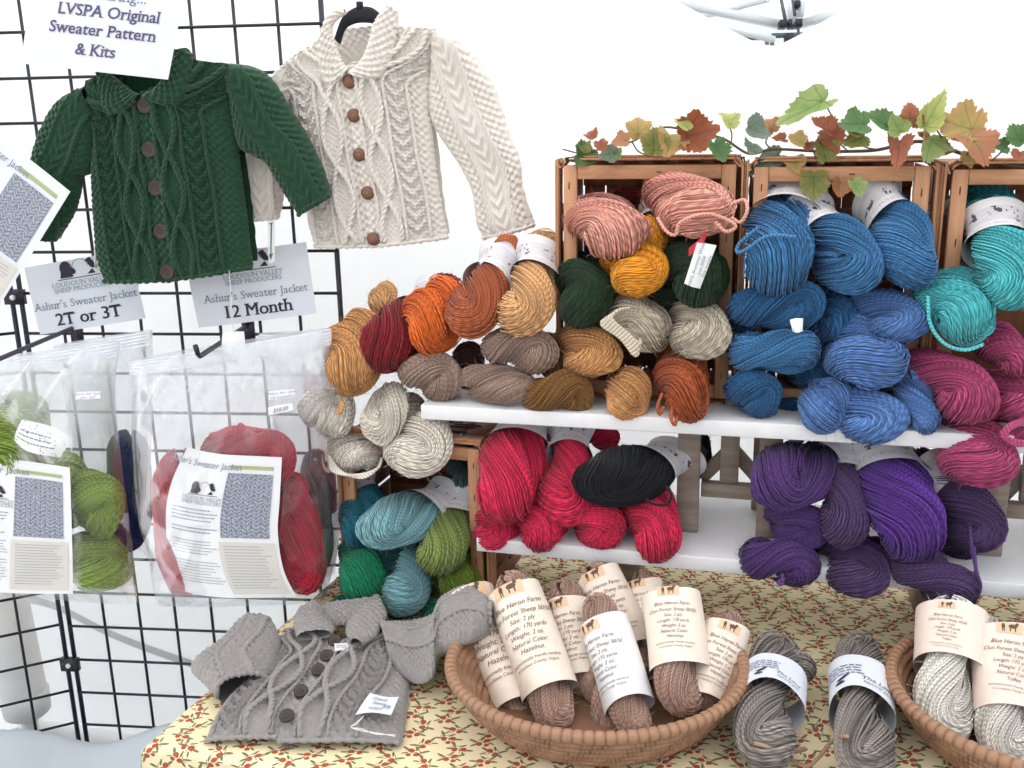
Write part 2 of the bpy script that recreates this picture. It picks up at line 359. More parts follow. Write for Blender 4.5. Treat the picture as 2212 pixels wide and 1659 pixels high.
# ------------------------------------------------------------------ black wire grid panels
GR, GL = at_depth(735, 660, 1.82), at_depth(48, 660, 1.885)
GRx, GLx = np.array([GR[0], GR[1], 0]), np.array([GL[0], GL[1], 0])
GU = nrm(GRx - GLx); GN = np.array([GU[1], -GU[0], 0])   # GN points to the camera
GW = np.linalg.norm(GRx - GLx); SQ = GW / 8
def grid_panel(o, u, cols, label, z0=.12, rows=26):
    t = thing('display_grid', label, 'wire panel', group='hinged wire panels'); n = np.array([u[1], -u[0], 0])
    zt = z0 + rows * SQ
    for i in range(cols + 1):
        edge = i in (0, cols); mb = MB(); p = o + u * SQ * i
        mb.tube([p + ZZ * (z0 - .004), p + ZZ * (zt + .004)], .0048 if edge else .0030, 8); mb.build('upright_wire', M_BLACK, t)
    for j in range(rows + 1):
        edge = j in (0, rows); mb = MB(); p = o + ZZ * (z0 + j * SQ) + n * (.0052 if not edge else 0)
        mb.tube([p, p + u * SQ * cols], .0045 if edge else .0029, 8); mb.build('cross_wire', M_BLACK, t)
    for s in (0, cols):                         # feet
        mb = MB(); p = o + u * SQ * s; mb.box(p + ZZ * (z0 / 2), u, n, ZZ, (.012, .16, .007)); mb.bar(p + ZZ * .0, p + ZZ * z0, .02, .02); mb.build('foot', M_BLACK, t, smooth=False)
    return t
zoff = (on_plane(735, 660 + 0, GRx, GN)[2])
z_row = on_plane(700, 541, GRx, GN)[2]           # one cross wire passes here
Z0G = z_row - SQ * math.floor((z_row - .1) / SQ)
grid_panel(GLx, GU, 8, 'black wire grid panel holding the sweaters, signs and bagged kits', Z0G)
PL = GLx - GU * .016 + GN * .004; ang = R(31); UL = -(GU * math.cos(ang) - GN * math.sin(ang))
grid_panel(PL, UL, 8, 'black wire grid panel angled forward beside the corner clip', Z0G)
for py in (640, 1432):
    mb = MB(); c = on_plane(175 if py > 1000 else 40, py, GLx, GN); c = np.array([GLx[0], GLx[1], c[2]]) - GU * .008 + GN * .006
    o = thing('panel_clip', ('black joining clip between the wire panels, hidden beside the paper signs', 'black joining clip with a bolt, low between the two wire panels')[py > 1000], 'clip', group='clips joining the wire panels')
    mb.box(c, GU, GN, ZZ, (.019, .006, .014)); mb.build('clamp_plate', M_BLACK, o, smooth=False)
    mb = MB(); mb.tube([c + GN * .006, c + GN * .010], .005, 10); mb.build('bolt', M_METALW, o)

# ------------------------------------------------------------------ table and printed cloth
TFL = np.array([-.4995, 1.2015, 0]); TV = nrm((.33, .944, 0)); TU = SU
TLEN, TDEP = 1.95, .76
def cloth_mat():
    m, nt, b = mat_new('berry_print_cotton', (.8, .7, .42), .85); u, v, uv = UVC(nt)
    base = MIX(nt, NOISE(nt, 9, 3, .5, uv), lin((230, 212, 168)), lin((242, 228, 190)))
    red = MIX(nt, NOISE(nt, 260, 2, .5, uv), lin((140, 50, 36)), lin((196, 96, 64)))
    grn = MIX(nt, NOISE(nt, 220, 2, .5, uv), lin((84, 92, 68)), lin((128, 130, 94))); twg = lin((112, 84, 66))
    out = base
    for layer, (sx, sy, ou, ov, sd_) in enumerate(((.049, .040, .0, .0, 1.3), (.049, .040, .026, .020, 7.7))):
        iy = M(nt, 'FLOOR', M(nt, 'DIVIDE', M(nt, 'ADD', v, ov), sy))
        pu = M(nt, 'ADD', M(nt, 'DIVIDE', M(nt, 'ADD', u, ou), sx), M(nt, 'MULTIPLY', iy, .37))
        ix = M(nt, 'FLOOR', pu); cb = nt.nodes.new('ShaderNodeCombineXYZ')
        nt.links.new(ix, cb.inputs[0]); nt.links.new(iy, cb.inputs[1]); cb.inputs[2].default_value = sd_
        wnz = nt.nodes.new('ShaderNodeTexWhiteNoise'); wnz.noise_dimensions = '3D'; nt.links.new(cb.outputs[0], wnz.inputs['Vector'])
        sp = nt.nodes.new('ShaderNodeSeparateColor'); nt.links.new(wnz.outputs['Color'], sp.inputs[0])
        lx = M(nt, 'MULTIPLY', M(nt, 'SUBTRACT', M(nt, 'FRACT', pu), .5), sx * 1000)
        ly = M(nt, 'MULTIPLY', M(nt, 'SUBTRACT', M(nt, 'FRACT', M(nt, 'DIVIDE', M(nt, 'ADD', v, ov), sy)), .5), sy * 1000)
        flip = M(nt, 'MULTIPLY_ADD', M(nt, 'GREATER_THAN', sp.outputs[1], .5), 2, -1.0)
        an = M(nt, 'MULTIPLY_ADD', sp.outputs[0], 1.5, -.75); c_, s_ = M(nt, 'COSINE', an), M(nt, 'SINE', an)
        a = M(nt, 'MULTIPLY', flip, M(nt, 'SUBTRACT', M(nt, 'MULTIPLY', lx, c_), M(nt, 'MULTIPLY', ly, s_)))
        bb = M(nt, 'ADD', M(nt, 'MULTIPLY', lx, s_), M(nt, 'MULTIPLY', ly, c_))
        def ell(cx, cy, rx, ry, rot):
            dx, dy = M(nt, 'SUBTRACT', a, float(cx)), M(nt, 'SUBTRACT', bb, float(cy)); c, s = math.cos(rot), math.sin(rot)
            p = M(nt, 'DIVIDE', M(nt, 'MULTIPLY_ADD', dx, c, M(nt, 'MULTIPLY', dy, s)), float(rx)); q = M(nt, 'DIVIDE', M(nt, 'MULTIPLY_ADD', dy, c, M(nt, 'MULTIPLY', dx, -s)), float(ry))
            return M(nt, 'LESS_THAN', M(nt, 'ADD', M(nt, 'MULTIPLY', p, p), M(nt, 'MULTIPLY', q, q)), 1.0)
        def union(es):
            o = es[0]
            for e in es[1:]: o = M(nt, 'MAXIMUM', o, e)
            return o
        out = MIX(nt, union([ell(0, 0, 15, .6, .12), ell(-6, 3, 6, .5, 1.0), ell(5, -3, 6, .5, -.7)]), out, twg)
        out = MIX(nt, union([ell(-13, 3.5, 6.5, 2.0, -.5), ell(-10, -6, 6, 1.9, .6), ell(14, 6, 6, 1.9, .5), ell(0, 8, 5.5, 1.7, 1.1), ell(13, -4, 5, 1.5, -.5)]), out, grn)
        out = MIX(nt, union([ell(6, 3, 4.9, 4.1, .4), ell(-3.5, -4.5, 4.5, 3.8, -.4)] + ([ell(7, -7, 3.8, 3.3, .3)] if layer == 0 else [])), out, red)
    nt.links.new(out, b.inputs['Base Color'])
    BUMP(nt, b, NOISE(nt, 700, 1, .5, uv), .15, .0006); return m
M_CLOTH = cloth_mat()
na, nb = 230, 130; a = np.concatenate([np.linspace(-.5, -.03, 24), np.linspace(-.025, .03, 14), np.linspace(.04, TLEN, na - 38)])[:, None]
b = np.concatenate([np.linspace(-.5, -.03, 22), np.linspace(-.025, .03, 14), np.linspace(.04, TDEP, nb - 36)])[None, :]
da, db = np.maximum(-a, 0), np.maximum(-b, 0)
def soft(x): return np.where(x < .03, x ** 2 / .06, x - .015)
drop = np.hypot(soft(da), soft(db)); outa = np.minimum(da, .015); outb = np.minimum(db, .015)
fold = .022 * np.clip(drop / .2, 0, 1.5) * (np.sin(26 * a + 1.2 * np.sin(7 * a)) + .5 * np.sin(47 * a + 2)) * (db > 0) + .02 * np.clip(drop / .2, 0, 1.5) * np.sin(24 * b) * (da > 0)
wr_ = .0018 * np.sin(9 * a + 21 * b) + .0012 * np.sin(31 * a - 13 * b) + .0025 * np.exp(-((b - .46 - .03 * a) / .006) ** 2) + .0028 * np.exp(-((a + .25 * b - .93) / .007) ** 2)
P = (TFL + TU * (np.maximum(a, 0) - outa)[..., None] + TV * (np.maximum(b, 0) - outb)[..., None] - TV * np.where(db > 0, np.abs(fold) + .2 * drop * 0, 0)[..., None]
     - TU * np.where((da > 0) & (db <= 0), np.abs(fold), 0)[..., None] + ZZ * (Z_TAB - drop + np.where(drop > 0, 0, wr_))[..., None])
mb = MB(); mb.add(P, grid_quads(na, nb), uv=np.stack(np.broadcast_arrays(a, b), -1))
tag(mb.build('tablecloth', M_CLOTH), 'cream cotton tablecloth printed with red berries and green sprigs', 'tablecloth')
tb = thing('folding_table', 'folding table hidden under the berry print tablecloth', 'table')
mb = MB(); c = TFL + TU * (TLEN / 2) + TV * (TDEP / 2) + ZZ * (Z_TAB - .025)
P4 = [TFL + TU * .015 + TV * .012, TFL + TU * (TLEN - .01) + TV * .012, TFL + TU * (TLEN - .01) + TV * (TDEP - .01), TFL + TU * .015 + TV * (TDEP - .01)]
v = [p + ZZ * (Z_TAB - .045) for p in P4] + [p + ZZ * (Z_TAB - .008) for p in P4]
mb.add(v, [[3, 2, 1, 0], [4, 5, 6, 7], [0, 1, 5, 4], [1, 2, 6, 5], [2, 3, 7, 6], [3, 0, 4, 7]]); mb.build('table_top', M_PVC, tb, smooth=False)
for aa in (.25, TLEN - .2):
    for bb in (.1, TDEP - .1):
        mb = MB(); p = TFL + TU * aa + TV * bb; mb.tube([p + ZZ * .002, p + ZZ * (Z_TAB - .045)], .014, 8); mb.build('leg', M_STEEL, tb)

# ------------------------------------------------------------------ white shelves on grey wooden trestles
M_SHELF = simple('white_painted_board', (.78, .78, .79), .5, 26, .10)
def wood_mat(name, c1, c2, sc=(3, 60, 60), rough=.65):
    m, nt, b = mat_new(name, c1, rough); mp = nt.nodes.new('ShaderNodeMapping'); nt.links.new(OBJC(nt), mp.inputs[0])
    mp.inputs['Scale'].default_value = sc; nz = NOISE(nt, 1.0, 6, .65, mp.outputs[0])
    r = nt.nodes.new('ShaderNodeValToRGB'); r.color_ramp.elements[0].position = .3; r.color_ramp.elements[1].position = .72
    r.color_ramp.elements[0].color = (*c1, 1); r.color_ramp.elements[1].color = (*c2, 1)
    nt.links.new(nz, r.inputs[0]); nt.links.new(r.outputs[0], b.inputs['Base Color']); BUMP(nt, b, nz, .2, .001); return m
M_GREYWOOD = wood_mat('weathered_grey_wood', lin((124, 112, 100)), lin((166, 150, 134)), (9, 9, 70))
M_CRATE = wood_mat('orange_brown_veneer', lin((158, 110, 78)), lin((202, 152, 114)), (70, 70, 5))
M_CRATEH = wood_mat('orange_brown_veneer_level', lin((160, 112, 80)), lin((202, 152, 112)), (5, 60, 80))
M_CRATEDK = wood_mat('shade_toned_veneer', lin((112, 66, 44)), lin((158, 102, 68)), (60, 60, 5))  # same crate wood, inner shadow painted in as a darker brown
a_up0 = float((on_v(908, 872, 0) - S0) @ SU); a_lo0 = float((on_v(1028, 1150, 0) - S0) @ SU)
def board(name, a0, a1, z, dep, label, parent=None):
    mb = MB(); T = .024
    mb.box(suv((a0 + a1) / 2, dep / 2, z - T / 2), SU, SV, ZZ, ((a1 - a0) / 2, dep / 2, T / 2))
    o = mb.build(name, M_SHELF, parent, smooth=False); bv = o.modifiers.new('b', 'BEVEL'); bv.width = .0018; bv.segments = 2
    return tag(o, label, 'shelf') if label else o
board('shelf_board', a_up0, 1.35, Z_UP, .32, 'white painted upper shelf board carrying the crates of yarn')
board('shelf_board', a_lo0, 1.35, Z_LO, .26, 'white painted lower shelf board carrying the red and purple yarn')
def trestle(px0, px1, label, v0=.10):
    t = thing('trestle', label, 'trestle', group='trestles between the shelves')
    a0 = float((on_v(px0, 1040, v0) - S0) @ SU); a1 = float((on_v(px1, 1040, v0) - S0) @ SU); am = (a0 + a1) / 2; zb, zt = Z_LO + .001, Z_UP - .025
    def bar(nm, A, B, wx, wy):
        mb = MB(); mb.bar(A, B, wx, wy, up=SV); o = mb.build(nm, M_GREYWOOD, t, smooth=False); bv = o.modifiers.new('b', 'BEVEL'); bv.width = .0012
    for a_ in (a0, a1): bar('post', suv(a_, v0, zb), suv(a_, v0, zt), .036, .018)
    for a_ in (a0, a1): bar('post', suv(a_ - .012, v0 + .12, zb), suv(a_ - .012, v0 + .12, zt), .03, .018)
    zr = zb + .068
    bar('rail', suv(a0 + .020, v0 + .022, zr), suv(a1 - .019, v0 + .022, zr), .024, .02)
    bar('upright', suv(am, v0 + .026, zr + .013), suv(am, v0 + .026, zt), .030, .016)
    bar('brace', suv(a0 + .020, v0 + .045, zr + .012), suv(am, v0 + .045, zr + .062), .022, .014)
    bar('brace', suv(am, v0 + .0605, zr + .062), suv(a1 - .019, v0 + .0605, zr + .012), .022, .014)
trestle(1487, 1662, 'grey wooden trestle with braces between the red and purple yarn')
trestle(2152, 2330, 'grey wooden trestle with braces standing beyond the purple yarn')
for a_, nm in ((float((on_v(1350, 1240, .2) - S0) @ SU), 1), (float((on_v(2012, 1290, .2) - S0) @ SU), 2), (1.2, 3)):
    o = thing('shelf_riser', ('short wooden block lifting the lower shelf behind the hazelnut skeins', 'short wooden block lifting the lower shelf behind the purple skeins', 'short wooden block lifting the lower shelf beyond the cream basket')[nm - 1], 'riser')
    mb = MB(); mb.box(suv(a_, .20, (Z_TAB + Z_LO - .024) / 2 + .002), SU, SV, ZZ, (.03, .05, (Z_LO - .024 - Z_TAB) / 2 - .002)); mb.build('block', M_GREYWOOD, o, smooth=False)

# ------------------------------------------------------------------ veneer crates
M_STAPLE = simple('dark_staple', (.05, .035, .03), .5)
def crate(o, u, v, W, H, D, label, group, dark=False, seed=0):
    """o = front bottom left corner, u right, v back"""
    rs = np.random.RandomState(seed); t = thing('veneer_crate', label, 'crate', group=group); th = .003; fw = .021
    def P(a, b, z): return o + u * a + v * b + ZZ * z
    def piece(nm, c, h, m=M_CRATE, ax=(u, v, ZZ), par=None):
        mb = MB(); mb.box(c, *ax, h); b_ = mb.build(nm, m, par or t, smooth=False); md = b_.modifiers.new('b', 'BEVEL'); md.width = .0010; return b_
    # inner frame strips at the mouth
    piece('frame_strip', P(.008 + fw / 2, .006, H / 2), (fw / 2, .006, H / 2 - .008)); piece('frame_strip', P(W - .008 - fw / 2, .006, H / 2), (fw / 2, .006, H / 2 - .008))
    piece('frame_strip', P(W / 2, .0065, H - .008 - fw / 2), (W / 2 - .008 - fw - .0005, .0055, fw / 2), M_CRATEH); piece('frame_strip', P(W / 2, .0065, .008 + fw / 2), (W / 2 - .008 - fw - .0005, .0055, fw / 2), M_CRATEH)
    # bent outer hoop with rounded corners, slightly wavy edge
    def hoop(nm, b0, b1, off, m):
        r = .024; pts = []
        for cx, cz, a0 in ((W - r, r, -90), (W - r, H - r, 0), (r, H - r, 90), (r, r, 180)):
            for k in range(7):
                q = R(a0 + 15 * k); pts.append((cx + (r + off) * math.cos(q), cz + (r + off) * math.sin(q)))
        pts = A_(pts); pts = smoothpts(np.hstack([pts, np.zeros((len(pts), 1))]), 120, True)[:, :2]; n = len(pts); mb = MB(); dv = np.diff(np.vstack([pts, pts[:1]]), axis=0); nn = np.stack([dv[:, 1], -dv[:, 0]], -1); nn /= np.linalg.norm(nn, axis=1)[:, None] + 1e-9
        wob = .0013 * np.sin(np.arange(n) * .31 + seed) + .0003 * rs.randn(n)
        rings = []
        for bb, oo in ((b0, 0), (b0, th), (b1, th), (b1, 0)):
            q = pts + nn * oo; rings.append([P(q[i, 0], bb + (wob[i] if bb == b1 else wob[i] * .3), q[i, 1]) for i in range(n)])
        mb.add(np.transpose(A_(rings), (1, 0, 2)), ring_quads(n, 4, True)); return mb.build(nm, m, t, smooth=False)
    hoop('outer_band', .0, .036, .0, M_CRATE)
    hoop('outer_band', .006, .030, .0035, M_CRATE)
    # splint walls
    n = 6
    for s, nm in ((0, 'side_splint'), (1, 'side_splint')):
        hh = (H - .02) / n
        for i in range(n):
            x = .003 if s == 0 else W - .003
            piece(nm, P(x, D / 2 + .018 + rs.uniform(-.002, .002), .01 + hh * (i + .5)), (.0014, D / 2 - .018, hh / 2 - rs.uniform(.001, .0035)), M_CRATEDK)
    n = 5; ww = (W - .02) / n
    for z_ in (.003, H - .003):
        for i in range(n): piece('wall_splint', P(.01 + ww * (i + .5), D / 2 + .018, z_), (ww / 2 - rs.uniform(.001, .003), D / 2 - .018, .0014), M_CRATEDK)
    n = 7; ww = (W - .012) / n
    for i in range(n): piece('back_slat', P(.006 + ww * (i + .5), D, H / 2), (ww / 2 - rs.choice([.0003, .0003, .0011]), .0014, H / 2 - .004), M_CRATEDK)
    for zf, hh in ((.30, .10), (.62, .055), (.93, .024)): piece('back_rail', P(W / 2, D - .005, H * zf), (W / 2 - .006, .0025, hh * H / .36), M_CRATEDK)
    for k in range(5):
        piece('staple', P(.008 + fw * .5 + rs.uniform(-.004, .004), -.0008, H * (.1 + .2 * k)), (.0008, .0009, .006), M_STAPLE); piece('staple', P(W - .008 - fw * .5, -.0008, H * (.12 + .19 * k)), (.0008, .0009, .006), M_STAPLE)
    piece('staple', P(W * .56, -.0004, H - .008 - fw * .5), (.004, .0009, .0008), M_STAPLE)
    if dark:                                     # splits and bark marks in the rough splints
        for k in range(9):
            piece('bark_mark', P(W - .0005, .05 + rs.uniform(0, D - .08), H * (.05 + .1 * k)), (.0024, rs.uniform(.004, .012), .0016), M_STAPLE)
            piece('bark_mark', P(W * rs.uniform(.3, .95), .045 + rs.uniform(0, D - .08), H - .0008), (rs.uniform(.012, .035), .0016, .0022), M_STAPLE)
    return t
VC = .09
def crate_px(xl, xr, ytop, label, seed):
    pl, pr = on_v(xl, ytop, VC), on_v(xr, ytop + 2, VC); W = float((pr - pl) @ SU); H = pl[2] - Z_UP
    o = S0 + SU * float((pl - S0) @ SU) + SV * VC + ZZ * (Z_UP + .001); crate(o, SU, SV, W, H, .2, label, 'veneer crates on the upper shelf', seed=seed); return W, H
crate_px(1206, 1603, 348, 'upright veneer crate filled with pink, gold and green yarn', 1)
crate_px(1618, 2026, 351, 'upright veneer crate filled with blue yarn', 2)
crate_px(2048, 2450, 356, 'upright veneer crate filled with turquoise yarn', 3)
# crate on the table
c4r = R(-4); u4 = np.array([math.cos(-AS + c4r), math.sin(-AS + c4r), 0]); v4 = np.array([-u4[1], u4[0], 0])
p4 = on_plane(728, 985, S0 + SV * .05, SV); q4 = on_plane(1046, 962, S0 + SV * .035, SV)
W4 = float((q4 - p4) @ u4); H4 = max(p4[2], q4[2]) - Z_TAB - .003
crate(np.array([p4[0], p4[1], Z_TAB + .003]), u4, v4, W4, H4, .2, 'rough veneer crate on the table holding green and teal yarn', 'veneer crate on the table', True, 4)
# ================================================================== yarn
def sgp(x, p): return np.sign(x) * np.abs(x) ** p
def skein_geo(L, w, r, T, n=46, seg=60, seed=0, tw=1.4, loose=.05, sides=3):
    """a hank: one long loop of many strands, twisted on itself; axis along +x, front end at +x"""
    rs = np.random.RandomState(seed); t = np.linspace(np.pi, 3 * np.pi, seg + 1); c, s = np.cos(t), np.sin(t)
    x = .5 * L * sgp(c, .9); lat = w * sgp(s, .8) * (1 + .10 * np.sin(2 * t + rs.uniform(0, 6))); al = T * x / L + .15 * np.sin(t * 1.5 + rs.uniform(0, 6))
    P = np.stack([x, lat * np.cos(al), lat * np.sin(al)], -1)
    tg = np.gradient(P, axis=0); tg /= np.linalg.norm(tg, axis=1)[:, None]
    B0 = np.stack([0 * x, -np.sin(al), np.cos(al)], -1); N = np.cross(B0, tg); N /= np.linalg.norm(N, axis=1)[:, None] + 1e-9; B = np.cross(tg, N)
    rr = r * (1 + .10 * np.sin(t * 2 + rs.uniform(0, 6)) + .06 * np.sin(5 * t + rs.uniform(0, 6)))
    V, Q, UV, AT = [], [], [], []; n0 = 0
    k = 14; g = np.linspace(0, 2 * np.pi, k, endpoint=False)
    V.append((P[:, None] + (rr * .93)[:, None, None] * (np.cos(g)[None, :, None] * N[:, None] + np.sin(g)[None, :, None] * B[:, None])).reshape(-1, 3))
    Q.append(ring_quads(seg + 1, k)); UV.append(np.zeros((len(V[0]), 2))); AT.append(np.full(len(V[0]), .22)); n0 = len(V[0])
    i = np.arange(n)[:, None]; tt = t[None, :]
    def wob(f, a): return a * np.sin(f * tt + rs.uniform(0, 6.28, (n, 1)))
    be = 2 * np.pi * (i + rs.uniform(-.3, .3, (n, 1))) / n + (tw + rs.normal(0, .07, (n, 1))) * (tt - 2 * np.pi) / 3 + wob(1.3, .026) + wob(2.9, .018) + wob(6.1, .010)
    lo = np.where(rs.rand(n, 1) < .12, 2.0, .6) * loose
    rad = rr[None, :] * (1 + lo * (.5 + .5 * np.sin(2.3 * tt + rs.uniform(0, 6.28, (n, 1)))) + wob(5.3, .018) - .02)
    nx = max(4, n // 8); cr = np.arange(n) < nx; be = np.where(cr[:, None], be + rs.choice([-1, 1], (n, 1)) * rs.uniform(.35, .9, (n, 1)) * np.sin(rs.uniform(.8, 1.6, (n, 1)) * tt + rs.uniform(0, 6.28, (n, 1))), be); rad = np.where(cr[:, None], rad + rs.uniform(.9, 1.5, (n, 1)) * math.pi * r / n, rad)
    dR = np.cos(be)[..., None] * N[None] + np.sin(be)[..., None] * B[None]; dS = -np.sin(be)[..., None] * N[None] + np.cos(be)[..., None] * B[None]
    Cn = P[None] + rad[..., None] * dR; rs_ = math.pi * r / n * 1.10
    g = np.linspace(0, 2 * np.pi, sides, endpoint=False) + .4
    W = Cn[:, :, None] + rs_ * (np.cos(g)[None, None, :, None] * dR[:, :, None] + np.sin(g)[None, None, :, None] * dS[:, :, None])
    q1 = ring_quads(seg + 1, sides); m = (seg + 1) * sides
    V.append(W.reshape(-1, 3)); Q.append((q1[None] + (np.arange(n) * m)[:, None, None]).reshape(-1, 4) + n0)
    ln = np.linalg.norm(np.diff(P, axis=0), axis=1); ln = np.concatenate([[0], np.cumsum(ln)])
    UV.append(np.stack(np.broadcast_arrays(ln[None, :, None] + rs.uniform(0, 1, (n, 1, 1)), (g / 6.2832)[None, None, :]), -1).reshape(-1, 2))
    AT.append(np.repeat(rs.rand(n), m)); n0 += n * m
    nh = 640; hi, hj = rs.randint(0, n, nh), rs.randint(0, seg + 1, nh); hp = Cn[hi, hj] + dR[hi, hj] * rs_ * .8; hd = dR[hi, hj] * rs.uniform(.2, 1, (nh, 1)) + rs.normal(0, .8, (nh, 3)); hd *= (rs.uniform(.004, .016, nh) / np.linalg.norm(hd, axis=1))[:, None]
    hs_ = np.cross(hd, rs.normal(0, 1, (nh, 3))); hs_ *= (.00028 / (np.linalg.norm(hs_, axis=1) + 1e-9))[:, None]
    V.append(np.stack([hp - hs_, hp + hs_, hp + hd + hs_ * .4, hp + hd - hs_ * .4], 1).reshape(-1, 3)); Q.append(np.arange(nh * 4).reshape(-1, 4) + n0); UV.append(np.zeros((nh * 4, 2))); AT.append(np.full(nh * 4, .9)); return np.vstack(V), np.vstack(Q), np.vstack(UV), np.concatenate(AT)
def band_geo(x0, x1, ry, rz, al, seed=0, nb=40, nx=8):
    rs = np.random.RandomState(seed + 99); a = np.linspace(0, 2 * np.pi, nb, endpoint=False)[None, :]; x = np.linspace(x0, x1, nx)[:, None]
    k = 1 + .012 * np.sin(3 * a + rs.uniform(0, 6)) + .01 * np.sin(2 * a + 60 * x); tilt = .006 * np.cos(a + rs.uniform(0, 6))
    y, z = ry * k * np.cos(a), rz * k * np.sin(a); c, s = math.cos(al), math.sin(al)
    return np.stack(np.broadcast_arrays(x + tilt, y * c - z * s, y * s + z * c), -1).reshape(-1, 3), ring_quads(nx, nb), np.stack(np.broadcast_arrays(a / 6.2832, (x - x0) / (x1 - x0)), -1).reshape(-1, 2)
def band_mat():
    m, nt, b = mat_new('printed_paper_band', (.75, .75, .77), .6); u, v, uv = UVC(nt)
    o = nt.nodes.new('ShaderNodeObjectInfo'); mp = nt.nodes.new('ShaderNodeMapping'); nt.links.new(uv, mp.inputs[0])
    mp.inputs['Scale'].default_value = (16, 4.5, 1); cb = nt.nodes.new('ShaderNodeCombineXYZ'); nt.links.new(M(nt, 'MULTIPLY', o.outputs['Random'], 40), cb.inputs[0]); nt.links.new(cb.outputs[0], mp.inputs['Location'])
    nz = NOISE(nt, 1.0, 3, .6, mp.outputs[0])
    mid = M(nt, 'MULTIPLY', M(nt, 'GREATER_THAN', v, .2), M(nt, 'LESS_THAN', v, .62))
    pic = M(nt, 'MULTIPLY', mid, M(nt, 'GREATER_THAN', nz, .60))
    base = MIX(nt, M(nt, 'MULTIPLY', mid, NOISE(nt, 9, 2, .5, uv)), lin((226, 224, 226)), lin((190, 190, 198)))
    c = MIX(nt, pic, base, lin((84, 74, 76)))
    mp2 = nt.nodes.new('ShaderNodeMapping'); nt.links.new(uv, mp2.inputs[0]); mp2.inputs['Scale'].default_value = (95, 6, 1)
    tx = M(nt, 'MULTIPLY', M(nt, 'GREATER_THAN', NOISE(nt, 1, 1, .5, mp2.outputs[0]), .52), M(nt, 'MULTIPLY', M(nt, 'GREATER_THAN', v, .74), M(nt, 'LESS_THAN', v, .86)))
    c = MIX(nt, M(nt, 'MULTIPLY', tx, .35), c, lin((150, 142, 144)))
    nt.links.new(c, b.inputs['Base Color']); return m
M_BAND = band_mat()
def cam_axis(th, ph):                            # image direction th (deg), turned towards the camera by ph (deg)
    return nrm(math.cos(R(ph)) * (math.cos(R(th)) * XR + math.sin(R(th)) * UP) - math.sin(R(ph)) * FW)
_sk = [100]
def cull(P, Q, lim=-.62):                       # drop strand faces turned well away from the stall front (pressed into the pile)
    nq = np.cross(P[Q[:, 2]] - P[Q[:, 0]], P[Q[:, 3]] - P[Q[:, 1]]); nq /= np.linalg.norm(nq, axis=1)[:, None] + 1e-12
    c = P[Q].mean(1); tc = CAM - c; tc /= np.linalg.norm(tc, axis=1)[:, None]; d = np.abs((nq * tc).sum(1)) * 0 + (nq * tc).sum(1)
    sgn = np.sign(np.median(((nq * (c - P.mean(0))).sum(1)))) or 1.0; keep = sgn * d > lim; keep[:38 * 14] = True; return Q[keep]
def skein(center, size, axis, col, label, group, Lr=1.3, T=2.8, roll=0.0, band=None, n=84, seg=38, front=True, amp=.5, loose=.05, tw=1.4, wr=.72, fleck=0.0, name='yarn_skein', cat='yarn skein', fat=1.0):
    """size = (w, h) in metres as seen; centre of the visible end (front) or of the whole hank"""
    _sk[0] += 1; seed = _sk[0]; sw, sh = size; Dm = math.sqrt(sw * sh); r = Dm / 4 * 1.2 * fat; w = r * wr; L = Dm * Lr
    if not front: r = min(sw, sh) / 4 * 1.2 * fat; w = r * wr; L = max(max(sw, sh) - 2 * r, r * 1.5)
    n = int(np.clip(2 * math.pi * r / (.0027 if n > 40 else .0042), 22, 96))
    V, Q, UV, AT = skein_geo(L, w, r, T, n, seg, seed, tw, loose)
    parts = [(V, Q, UV, AT)]
    if band:
        x0, x1 = band; al = T * (x0 + x1) / 2
        bv, bq, buv = band_geo(x0 * L, x1 * L, (w + r) * 1.10, (w + r) * .98, al, seed); 
    if band:                                     # the paper band squeezes the hank to a waist
        xm = (band[0] + band[1]) / 2 * L
        def waist(P):
            P = P.copy(); k = 1 - .36 * np.exp(-((P[:, 0] - xm) / (.24 * L)) ** 2); P[:, 1] *= k; P[:, 2] *= k; return P
        V = waist(V); bv = waist(bv)
    ax = A_(axis); e1 = nrm(np.cross(ax, UP + .01 * FW)); e2 = np.cross(e1, ax)
    c, s = math.cos(R(roll)), math.sin(R(roll)); ey = e1 * c + e2 * s; ez = -e1 * s + e2 * c
    Rm = np.stack([ax, ey, ez])                  # rows: local axes in the world
    Wd = V @ Rm; sel = (V[:, 0] > .05 * L) if front else np.ones(len(V), bool)
    cx_, cy_ = Wd @ XR, Wd @ UP; x0_, x1_, y0_, y1_ = cx_[sel].min(), cx_[sel].max(), cy_[sel].min(), cy_[sel].max()
    fx, fy = np.clip(sw / (x1_ - x0_), .55, 1.7), np.clip(sh / (y1_ - y0_), .55, 1.7)
    mx, my = (x0_ + x1_) / 2, (y0_ + y1_) / 2
    zc = (V[sel] @ Rm @ FW).mean() if front else 0
    def place(W):
        a, b, d = W @ XR, W @ UP, W @ FW
        return A_(center) + ((a - mx) * fx)[:, None] * XR + ((b - my) * fy)[:, None] * UP + (d - zc)[:, None] * FW
    Pw = place(Wd); Q = cull(Pw, Q)
    mb = MB(); mb.add(Pw, Q, uv=UV, a=AT); o = mb.build(name, yarn_mat(col, amp, fleck)); tag(o, label, cat, group)
    if band:
        mb = MB(); mb.add(place(bv @ Rm), bq, uv=buv); mb.build('paper_band', M_BAND, o)
    return o
def sk_v(px, py, wp, hp, v0, th, ph, roll, col, label, group, **kw):
    c = on_v(px, py, v0); k = depth(c) / F; return skein(c, (wp * k, hp * k), cam_axis(th, ph), col, label, group, roll=roll, **kw)
def strand(pts, rad, mat, name, parent, n=50):   # loose yarn through pixel points on a shelf plane (x, y, v)
    p = smoothpts([on_v(x, y, v) for x, y, v in pts], n); mb = MB(); mb.tube(p, rad, 6); return mb.build(name, mat, parent)
